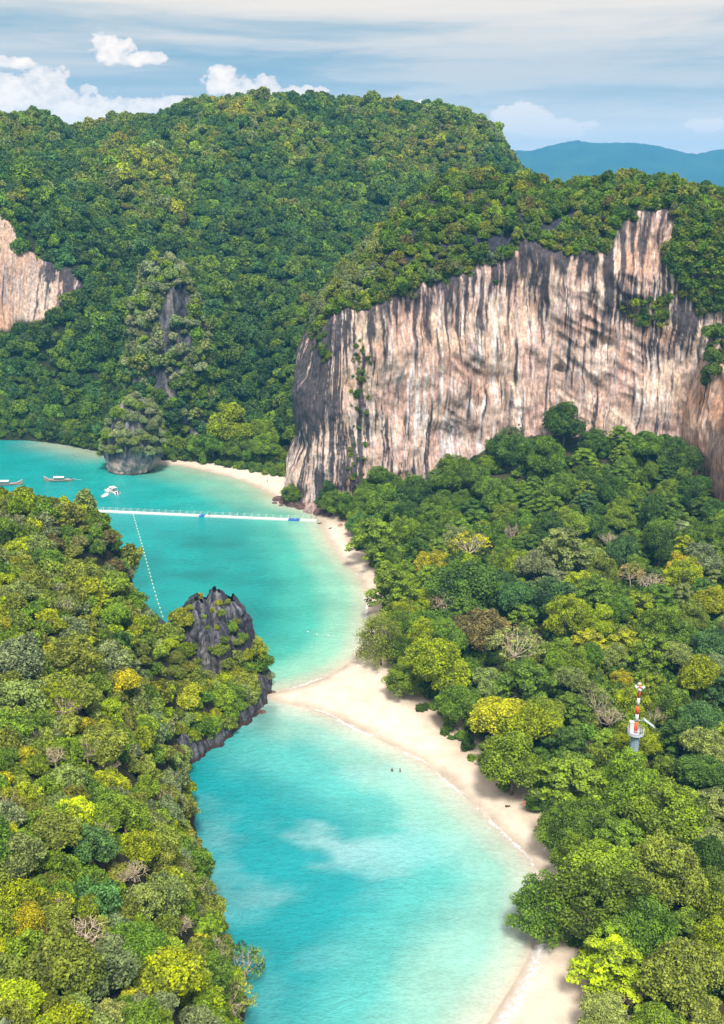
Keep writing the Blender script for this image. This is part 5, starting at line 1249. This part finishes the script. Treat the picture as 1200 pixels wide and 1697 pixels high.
# ------------------------------------------------------------------ boats
def loft_hull(L, W, D, prow, n=22, sheer=.5):
    """long hull: section U shapes from stern to prow"""
    rows = []; rows2 = []
    for i in range(n):
        t = i/(n-1); w = W/2*(1-abs(2*t-.9)**2.6*.95) if t < .95 else W/2*.06; w = max(w, .05*W)
        zt = D*.55+sheer*(2*t-1)**2*.5+prow*max(0, t-.72)**2*13; zb = -D*.45+(prow*max(0, t-.80)**2*15) + .12*max(0, .15-t)*6
        row = []
        for k in range(9):
            a = -1+2*k/8; row.append((-L/2+t*L, w*a, zb+(zt-zb)*abs(a)**2.2))
        rows.append(row); rows2.append([(p[0], p[1]*.86, zb+.12+(p[2]-zb-.02)*.985) for p in row])
    return rows, rows2
def longtail(qx, qy, hull_px, rz, label, canopy_mat, cover=.4, flip=1):
    c = at_z(np.array(float(qx)), np.array(float(qy)), 0.); dep = proj(c)[2]; L = hull_px*dep/FPX
    rt = thing('longtail_boat', label, 'boat', (c[0], c[1], .05), rz, 'longtail boats anchored in the bay')
    W, D = 1.9, 1.1
    rows, inner = loft_hull(L, W, D, 1.25)
    mb = MB(); mb.quadgrid(rows); mb.quadgrid(inner); o = 0
    mb.quadgrid([[r[0] for r in rows], [r[0] for r in inner]]); mb.quadgrid([[r[-1] for r in rows], [r[-1] for r in inner]])
    mb.build('hull', M['wood'], rt, True)
    g_ = MB(); g_.tube([(r[0][0], r[0][1], r[0][2]+.03) for r in rows], .06, 5); g_.tube([(r[-1][0], r[-1][1], r[-1][2]+.03) for r in rows], .06, 5); g_.build('gunwale', M['canvas'], rt)
    for x in np.linspace(-L*.3, L*.25, 5):
        t = MB(); t.box((x, 0, .28), (.35, W*.8, .06)); t.build('thwart', M['wood_dark'], rt)
    cp = MB(); xs = np.linspace(-L*.22, L*.16, 9); cp.quadgrid([[(x, W*.55*a, 1.95-.28*a*a) for a in np.linspace(-1, 1, 7)] for x in xs]); cp.quadgrid([[(x, W*.55*a, 1.91-.28*a*a) for a in np.linspace(-1, 1, 7)] for x in xs]); cp.build('canopy', canopy_mat, rt, True)
    for x in (-L*.21, -L*.03, L*.15):
        for sd in (-1, 1):
            p = MB(); p.tube([(x, sd*W*.42, .25), (x, sd*W*.5, 1.70)], .03, 5); p.build('canopy_post', M['wood_dark'], rt)
    e = MB(); e.box((-L*.47, 0, .95), (.75, .45, .5)); e.tube([(-L*.47, 0, .5), (-L*.47, 0, .8)], .09, 6); e.tube([(-L*.44, 0, 1.1), (-L*.38, .1, 1.45)], .03, 5); en = e.build('engine', M['dark'], rt)
    t = MB(); t.tube([(-L*.49, 0, .95), (-L*.60, 0, .72), (-L*.49-3.6, 0, .35)], [.06, .05, .035], 6); t.build('propeller_shaft', M['steel'], rt)
    b = MB(); pz = rows[-1][0][2]
    b.tube([(L*.5-.05, 0, pz-.35), (L*.5+.02, 0, pz+.05)], [.16, .13], 7); b.tube([(L*.49, .12, pz-.3), (L*.485, .16, pz-.9)], [.07, .04], 5); b.build('prow_ribbon', M['cloth_pink'], rt)
    return rt
longtail(6, 804, 62, R(4), 'wooden longtail boat with upswept prow, cut by the picture edge', M['canvas'])
longtail(97, 797.5, 46, R(183), 'grey longtail boat with white canopy and long motor shaft, alone in midwater', M['canvas'])

def speedboat(qx, qy):
    c = at_z(np.array(float(qx)), np.array(float(qy)), 0.); rt = thing('speedboat', 'white speedboat with canopy roof and twin outboards beside the islet', 'boat', (c[0], c[1], .1), R(128))
    L, W = 7.2, 2.5; mb = MB(); rows = []
    for i in range(16):
        t = i/15; w = W/2*(1 if t < .55 else math.cos((t-.55)/.45*1.5)); w = max(w, .03); zt = .85+.35*t**2; zb = -.35+.9*max(0, t-.6)**2*3
        rows.append([(-L/2+t*L, w*.0, zb), (-L/2+t*L, w*.75, zb+.25), (-L/2+t*L, w, zt), (-L/2+t*L, w*.84, zt+.02), (-L/2+t*L, w*.8, .42), (-L/2+t*L, -w*.8, .42), (-L/2+t*L, -w*.84, zt+.02), (-L/2+t*L, -w, zt), (-L/2+t*L, -w*.75, zb+.25), (-L/2+t*L, 0, zb)])
    mb.quadgrid(rows); o = len(mb.V); mb.F.append(tuple(range(0, 10))); mb.build('hull', M['white'], rt, False)
    k = MB(); k.quadgrid([[(x, W*.44*a, 2.35-.14*a*a-.02*x*x*.3) for a in np.linspace(-1, 1, 7)] for x in np.linspace(-1.8, 1.5, 7)]); k.quadgrid([[(x, W*.44*a, 2.27-.14*a*a-.02*x*x*.3) for a in np.linspace(-1, 1, 7)] for x in np.linspace(-1.8, 1.5, 7)]); k.build('canopy', M['offwhite'], rt, True)
    for x in (-1.6, 1.3):
        for sd in (-1, 1): p = MB(); p.tube([(x, sd*.98, .9), (x, sd*.98, 2.2)], .035, 5); p.build('canopy_post', M['steel'], rt)
    ws = MB(); ws.quadgrid([[(1.6, -.9, .95), (1.7, -.5, 1.0), (1.7, .5, 1.0), (1.6, .9, .95)], [(1.15, -.85, 1.6), (1.2, -.5, 1.62), (1.2, .5, 1.62), (1.15, .85, 1.6)]]); ws.build('windscreen', M['panel'], rt)
    for y in (-.5, .5):
        e = MB(); e.box((-L/2-.15, y, 1.0), (.55, .4, .55)); e.tube([(-L/2-.15, y, .75), (-L/2-.2, y, -.2)], [.12, .07], 6); e.build('outboard_motor', M['dark'], rt)
    for x in (-1.4, -.4, .6): st = MB(); st.box((x, 0, .62), (.5, 1.7, .3)); st.build('seat', M['canvas'], rt)
    # foam thrown up beside the hull
    return c
sb = speedboat(188, 817)
def foam_patch(name, poly_px, zz=.03, soft=3., step=.35, dens='foam'):
    q = at_z(np.array([p[0] for p in poly_px], float), np.array([p[1] for p in poly_px], float), 0.)[:, :2]
    xs = np.arange(q[:, 0].min()-1, q[:, 0].max()+1, step); ys = np.arange(q[:, 1].min()-1, q[:, 1].max()+1, step)
    X, Y = np.meshgrid(xs, ys, indexing='ij'); x, y = X.ravel(), Y.ravel(); d = dist_line(q, x, y, True); e = np.where(inside(q, x, y), d, -d)
    F = grid_faces(len(xs), len(ys)); F = F[(e[F].max(1) > 0)]
    z = np.maximum(0, ground_z(x, y) if zz > .02 and name == 'wave_foam' else 0*x)+zz
    u, inv = np.unique(F, return_inverse=True)
    me = mesh_np(name, np.stack([x, y, z], 1)[u], inv.reshape(F.shape)); set_f(me, sstep(0, soft, e)[u], 'edge'); add(name, me, M[dens], kind='stuff')
foam_patch('boat_wake', [(164, 822), (178, 814), (184, 817), (180, 822), (170, 826)], soft=1.2)
foam_patch('boat_wake', [(170, 812), (182, 806), (188, 810), (184, 816), (174, 816)], soft=1.2)
foam_patch('wave_foam', [(882, 1556), (918, 1560), (916, 1590), (902, 1625), (880, 1664), (858, 1710), (842, 1770), (790, 1770), (806, 1700), (836, 1655), (864, 1606)], .05, 2.4)
foam_patch('wave_foam', [(884, 1548), (914, 1552), (908, 1585), (885, 1590)], .09, 1.)

# swash lines along the other beaches
def swash(pts_px, wdt, seed):
    P = resample(at_z(np.array([p[0] for p in pts_px], float), np.array([p[1] for p in pts_px], float), 0.)[:, :2], .7)
    t = np.gradient(P, axis=0); t /= np.linalg.norm(t, axis=1)[:, None]; n = np.stack([-t[:, 1], t[:, 0]], 1)
    s = np.arange(len(P)); off = 1.0*fbm(s*.06, seed, 0.)+.4*fbm(s*.2, seed, 2.)
    b = np.linspace(-1, 1, 7); ww = wdt*(.6+.5*np.clip(fbm(s*.05, seed, 5.), -1, 1))
    Q = P[:, None, :]+n[:, None, :]*(off[:, None]+b[None, :]*ww[:, None])[..., None]
    x, y = Q[..., 0].ravel(), Q[..., 1].ravel(); z = np.maximum(0, ground_z(x, y))+.05
    e = (1-b[None, :]**2)*np.clip(.55+1.2*fbm(s*.04, seed, 8.), 0, 1)[:, None]
    me = mesh_np('wave_foam', np.stack([x, y, z], 1), grid_faces(len(P), 7)); set_f(me, e.ravel(), 'edge'); add('wave_foam', me, M['foam'], kind='stuff')
swash(beach_px[4:13], .9, 3.); swash(spit_px[1:10], 1.0, 9.); swash(spit_px[6:12], .7, 19.)

# ------------------------------------------------------------------ warning mast in the forest
def mast():
    b = at_z(np.array(1050.), np.array(1250.), 8.); x, y = b[0], b[1]; gz = float(ground_z(np.array([x]), np.array([y]))[0])
    dep = proj(b)[2]; m_px = dep/FPX
    rt = thing('warning_mast', 'red and white banded siren mast on a grey round platform above the trees', 'mast', (x, y, gz))
    zp = 12.6-gz                                    # platform height above ground
    mb = MB(); n = 24
    prof = [(.82, 0), (.82, zp*.5), (.85, zp*.5+.05), (.85, zp*.5+.25), (.82, zp*.5+.3), (.82, zp-.15)]
    mb.quadgrid([[(r*math.cos(2*math.pi*k/n), r*math.sin(2*math.pi*k/n), z) for k in range(n)] for r, z in prof], True); mb.build('column', M['tank'], rt, True)
    pl = MB(); pl.tube([(0, 0, zp-.15), (0, 0, zp+.05)], 1.55, 24); pl.build('platform', M['steel'], rt)
    rl = MB()
    for h in (.45, .8, 1.15): rl.tube([(1.50*math.cos(2*math.pi*k/24), 1.50*math.sin(2*math.pi*k/24), zp+h) for k in range(25)], .035, 5)
    rl.build('handrail', M['white'], rt)
    kick = MB(); kick.quadgrid([[(1.52*math.cos(2*math.pi*k/24), 1.52*math.sin(2*math.pi*k/24), zp+z) for k in range(24)] for z in (.05, .42)], True); kick.build('toe_board', M['steel'], rt)
    for k in range(12):
        a = 2*math.pi*k/12; p = MB(); p.tube([(1.50*math.cos(a), 1.50*math.sin(a), zp), (1.50*math.cos(a), 1.50*math.sin(a), zp+1.18)], .04, 5); p.build('rail_post', M['white'], rt)
    H0 = zp+.05; Ht = 11.2; hs = [0, 2.4, 4.0, 5.7, 7.4, 9.1]
    for i in range(5):
        s = MB(); s.tube([(0, 0, H0+hs[i]), (0, 0, H0+hs[i+1])], .34-.02*i, 14); s.build('mast_band', M['red'] if i % 2 == 0 else M['white'], rt, True, label='red band' if i % 2 == 0 else 'white band')
    for k in range(6):
        a = 2*math.pi*k/6+.3; h = MB(); d = np.array([math.cos(a), math.sin(a), 0]); c0 = np.array([0, 0, H0+9.4+.35*(k % 2)])
        h.tube([c0+d*.15, c0+d*.5, c0+d*.75, c0+d*.95], [.10, .13, .26, .38], 12); h.build('siren_horn', M['white'], rt, True)
    cap = MB(); cap.tube([(0, 0, H0+9.0), (0, 0, H0+10.1)], .2, 10); cap.tube([(0, 0, H0+10.1), (0, 0, H0+10.9)], .03, 5); cap.build('mast_head', M['red'], rt)
    ar = MB(); Mx = Matrix.Rotation(R(38), 3, 'Y'); ar.box((2.3, -.3, zp+2.3), (2.6, 1.2, .08), Mx); ar.build('solar_panel', M['panel'], rt)
    br = MB(); br.tube([(0, 0, zp+2.6), (1.4, -.2, zp+2.9)], .06, 6); br.build('panel_bracket', M['steel'], rt)
    bx = MB(); bx.box((-.65, .4, zp+1.1), (.9, .7, 2.0)); bx.box((-.65, .4, zp+2.15), (1.05, .85, .12)); bx.build('control_cabinet', M['white'], rt)
    b2 = MB(); b2.box((.8, -.9, zp+.55), (.5, .4, .7)); b2.build('battery_box', M['dark'], rt)
    ld = MB()
    for sx in (-.22, .22): ld.tube([(sx, -.94, 0), (sx, -.94, zp+1.)], .035, 5)
    for k in range(int(zp/.4)): ld.tube([(-.22, -.94, .4*k+.2), (.22, -.94, .4*k+.2)], .02, 4)
    ld.build('ladder', M['steel'], rt)
mast()

# ------------------------------------------------------------------ people
def body(name, joints, edges, radii, mat, parent):
    me = bpy.data.meshes.new(name); me.from_pydata(joints, edges, []); o = add(name, me, mat, parent)
    md = o.modifiers.new('skin', 'SKIN'); md.use_smooth_shade = True
    for i, r in enumerate(radii): me.skin_vertices[0].data[i].radius = (r, r)
    me.skin_vertices[0].data[0].use_root = True
    sb_ = o.modifiers.new('subsurf', 'SUBSURF'); sb_.levels = 1; sb_.render_levels = 2
    return o
def person(qx, qy, pose, label, top, bottom, rz=0., z=None):
    if z is None:
        z = 0.
        for _ in range(6): p = at_z(np.array(float(qx)), np.array(float(qy)), z); z = max(0., float(ground_z(np.array([p[0]]), np.array([p[1]]))[0]))
    p = at_z(np.array(float(qx)), np.array(float(qy)), z)
    zz = z
    rt = thing('person', label, 'person', (p[0], p[1], zz), rz)
    if pose == 'sit':
        J = [(0, 0, .14), (0, .10, .38), (0, .14, .52), (0, .13, .63), (0, .10, .76), (.10, 0, .12), (.13, -.40, .34), (.14, -.62, .06), (.15, -.80, .05), (-.10, 0, .12), (-.15, -.42, .16), (-.16, -.85, .06), (-.17, -1.0, .10), (.19, .15, .50), (.27, .30, .26), (.28, .38, .03), (-.19, .15, .50), (-.30, .20, .28), (-.28, .02, .20)]
    else:
        J = [(0, 0, .92), (0, 0, 1.18), (0, .01, 1.40), (0, .0, 1.50), (0, -.02, 1.63), (.10, 0, .88), (.12, -.05, .48), (.13, .03, .08), (.14, -.12, .04), (-.10, 0, .88), (-.13, .06, .48), (-.14, .14, .08), (-.15, .0, .04), (.19, 0, 1.40), (.27, .04, 1.12), (.27, -.14, .90), (-.19, 0, 1.40), (-.27, .05, 1.12), (-.26, -.06, .87)]
    rad = [.14, .13, .15, .055, .105, .10, .065, .045, .04, .10, .065, .045, .04, .06, .045, .035, .06, .045, .035]
    E = [(0, 1), (1, 2), (2, 3), (3, 4), (0, 5), (5, 6), (6, 7), (7, 8), (0, 9), (9, 10), (10, 11), (11, 12), (2, 13), (13, 14), (14, 15), (2, 16), (16, 17), (17, 18)]
    if pose == 'swim': J = [(a, b, c-.98) for a, b, c in J]; J[15] = (.42, -.2, -.02); J[18] = (-.42, -.2, .22)
    body('body', J, E, rad, M['skin'], rt)
    h = MB(); c = np.array(J[4]); h.quadgrid([[tuple(c+np.array([.118*math.sin(t)*math.cos(a), .118*math.sin(t)*math.sin(a)+.015, .135*math.cos(t)+.02])) for a in np.linspace(0, 2*math.pi, 11)[:-1]] for t in np.linspace(.02, 1.75, 6)], True); h.build('hair', M['hair'], rt, True)
    t = MB(); a, b = np.array(J[0]), np.array(J[2]); t.tube([a*.85+b*.15, (a+b)/2, b*.95+a*.05, b+(b-a)*.10], [.165, .155, .185, .10], 10); t.build('shirt', top, rt, True)
    if pose != 'swim':
        s = MB()
        s.tube([J[0], J[5], tuple(np.array(J[5])*.4+np.array(J[6])*.6)], [.155, .13, .10], 9); s.tube([J[0], J[9], tuple(np.array(J[9])*.4+np.array(J[10])*.6)], [.155, .13, .10], 9); s.build('shorts', bottom, rt, True)
person(869, 1332, 'sit', 'person in pink sitting on the sand near the trees', M['cloth_pink'], M['cloth_pink'], R(-60))
person(650, 1278, 'swim', 'person bathing chest-deep in the lagoon, the more upright of two', M['cloth_dark'], M['cloth_dark'], 0., 0.)
person(663, 1279, 'swim', 'person bathing with an arm raised, nearer the sand of two', M['cloth_dark'], M['cloth_dark'], R(70), 0.)
person(347, 856, 'stand', 'person in dark clothes standing midway along the floating walkway', M['cloth_dark'], M['cloth_dark'], R(90), .36)
person(524, 860, 'stand', 'person in dark clothes at the beach end of the walkway', M['cloth_dark'], M['cloth_grey'], R(30), .36)
person(516, 860.5, 'stand', 'person in grey on the walkway just before its beach end', M['cloth_grey'], M['cloth_grey'], R(200), .36)
person(443, 800, 'stand', 'lone person walking on the small far beach', M['cloth_grey'], M['cloth_dark'], R(120))

# driftwood, heaps
def heap(qx, qy, w, label, cat, nm, mat, seed):
    z = 0.
    for _ in range(5): p = at_z(np.array(float(qx)), np.array(float(qy)), z); z = max(0., float(ground_z(np.array([p[0]]), np.array([p[1]]))[0]))
    V, F, a, b = lathe_rock(0, 0, -.15, w*.30, ([0, .3, .7, 1], [w*.5, w*.46, w*.30, .02]), 26, 14, seed, w*.12, .6)
    o = add(nm, mesh_np(nm, V, F), mat, label=label, category=cat); o.location = (p[0], p[1], z); o.rotation_euler = (0, 0, seed)
heap(564, 871, 2.6, 'brown covered heap lying on the sand near the walkway end', 'heap', 'covered_heap', M['heap'], 1.2)
heap(572, 864, 2.2, 'smaller brown covered heap higher up the beach by the trees', 'heap', 'covered_heap', M['heap'], 2.7)
def driftwood(qx, qy, L, label, rz, seed):
    z = 0.
    for _ in range(5): p = at_z(np.array(float(qx)), np.array(float(qy)), z); z = max(0., float(ground_z(np.array([p[0]]), np.array([p[1]]))[0]))
    rt = thing('driftwood', label, 'driftwood', (p[0], p[1], z), rz)
    m = MB(); r2 = np.random.RandomState(seed)
    pts = [(L*(t-.5), .12*r2.normal(), .14+.10*abs(r2.normal())*t) for t in np.linspace(0, 1, 6)]; m.tube(pts, [.20, .22, .19, .16, .11, .05], 8); m.build('log', M['wood_dark'], rt, True)
    for k in range(3):
        b = MB(); q = np.array(pts[2+k % 3]); d = np.array([r2.uniform(.1, .5), r2.normal()*.5, .55])*L*.28; b.tube([q, q+d*.6, q+d], [.09, .06, .02], 6); b.build('branch', M['wood_dark'], rt, True)
driftwood(833, 1300, 2.8, 'dark driftwood trunk with stubby branches at the shaded forest edge', R(20), 3)
driftwood(842, 1337, .9, 'short stick of driftwood on the open sand beside the lagoon', R(-10), 4)
driftwood(760, 1222, 1.0, 'small driftwood branch below the trees above the sand spit', R(30), 5)
driftwood(530, 868, 1.6, 'grey driftwood at the waterline just below the walkway end', R(5), 6)
driftwood(548, 876, 1.1, 'thin driftwood stick on wet sand beyond the walkway end', R(12), 7)

# ------------------------------------------------------------------ labels of trees: look, then where it stands
ORD = ['first', 'second', 'third', 'fourth', 'fifth', 'sixth', 'seventh', 'eighth', 'ninth', 'tenth', 'eleventh', 'twelfth', 'thirteenth', 'fourteenth', 'fifteenth', 'sixteenth', 'seventeenth', 'eighteenth', 'nineteenth', 'twentieth']
MARKS = {'forest': [((1052, 1190), 'banded mast'), ((540, 1140), 'sand spit'), ((525, 860), 'walkway end'), ((1180, 740), 'orange buttress'), ((868, 1330), 'person in pink'), ((890, 1590), 'foamy beach corner'), ((632, 1050), 'drooping casuarina'), ((720, 790), 'cliff foot'), ((1134, 941), 'yellow dome tree')],
         'headland': [((255, 1040), 'small black rock'), ((200, 1128), 'yellow-topped shrub'), ((345, 1050), 'black pinnacle'), ((140, 850), 'walkway landing'), ((150, 1450), 'blue-green headland shrubs'), ((400, 1600), 'airy overhanging shrub'), ((22, 1085), 'big grey-green shrub'), ((28, 1480), 'lime shrub at the edge')],
         'pinnacle': [((345, 1000), "pinnacle's summit"), ((345, 1200), "pinnacle's pale foot rock")], 'islet': [((225, 668), "islet's summit"), ((213, 790), "islet's pink foot")], 'far beach': [((385, 785), 'small far beach')]}
def label_trees():
    groups = {}
    for t in TREES:
        mk = min(MARKS[t['where']], key=lambda m_: (m_[0][0]-t['q'][0])**2+(m_[0][1]-t['q'][1])**2)
        dx, dy = t['q'][0]-mk[0][0], t['q'][1]-mk[0][1]
        sec = int(((math.degrees(math.atan2(-dy, dx))+360+22.5) % 360)//45)
        dr = ['right of', 'up and right of', 'above', 'up and left of', 'left of', 'down and left of', 'below', 'down and right of'][sec]
        kind = 'shrub' if t['small'] else 'tree'
        tone = '' if t['look'] == 'leafless' else t['tone']+' '
        desc = f"{t['look']} {tone}{kind}"
        if t['look'] == 'leafless': desc = f"leafless pale-limbed {kind}"
        groups.setdefault((desc, dr, mk[1]), []).append((math.hypot(dx, dy), t))
    for (desc, dr, mk), L in groups.items():
        L.sort(key=lambda a: a[0])
        for i, (_, t) in enumerate(L):
            n = '' if len(L) == 1 else ORD[min(i, 19)]+' '
            t['o']['label'] = (f"{desc}, {n}one {dr} the {mk}" if n else f"{desc} standing {dr} the {mk}")
            t['o']['group'] = {'forest': 'trees of the forest behind the beach', 'headland': 'shrubs on the near headland', 'pinnacle': 'shrubs on the black pinnacle', 'islet': 'shrubs on the islet', 'far beach': 'trees behind the far beach'}[t['where']]
label_trees()

# ------------------------------------------------------------------ haze
def haze():
    x0, x1, y0, y1, z0, z1 = -5000, 6000, -1000, 6400, -4., 340.
    mb = MB(); mb.box(((x0+x1)/2, (y0+y1)/2, (z0+z1)/2), (x1-x0, y1-y0, z1-z0)); o = mb.build('haze', None, kind='stuff')
    m, g = new_mat('haze'); v = g.n('ShaderNodeVolumePrincipled'); v.inputs['Color'].default_value = (.12, .53, 1., 1); v.inputs['Density'].default_value = HAZE; v.inputs['Anisotropy'].default_value = 0.
    out = g.n('ShaderNodeOutputMaterial'); g.t.links.new(v.outputs[0], out.inputs['Volume']); o.data.materials.append(m)
HAZE = 1.45e-4
haze()
print('counts', len(TREES), sum(t['small'] for t in TREES), n_forest, {k: len(v) for k, v in MASS.items()})
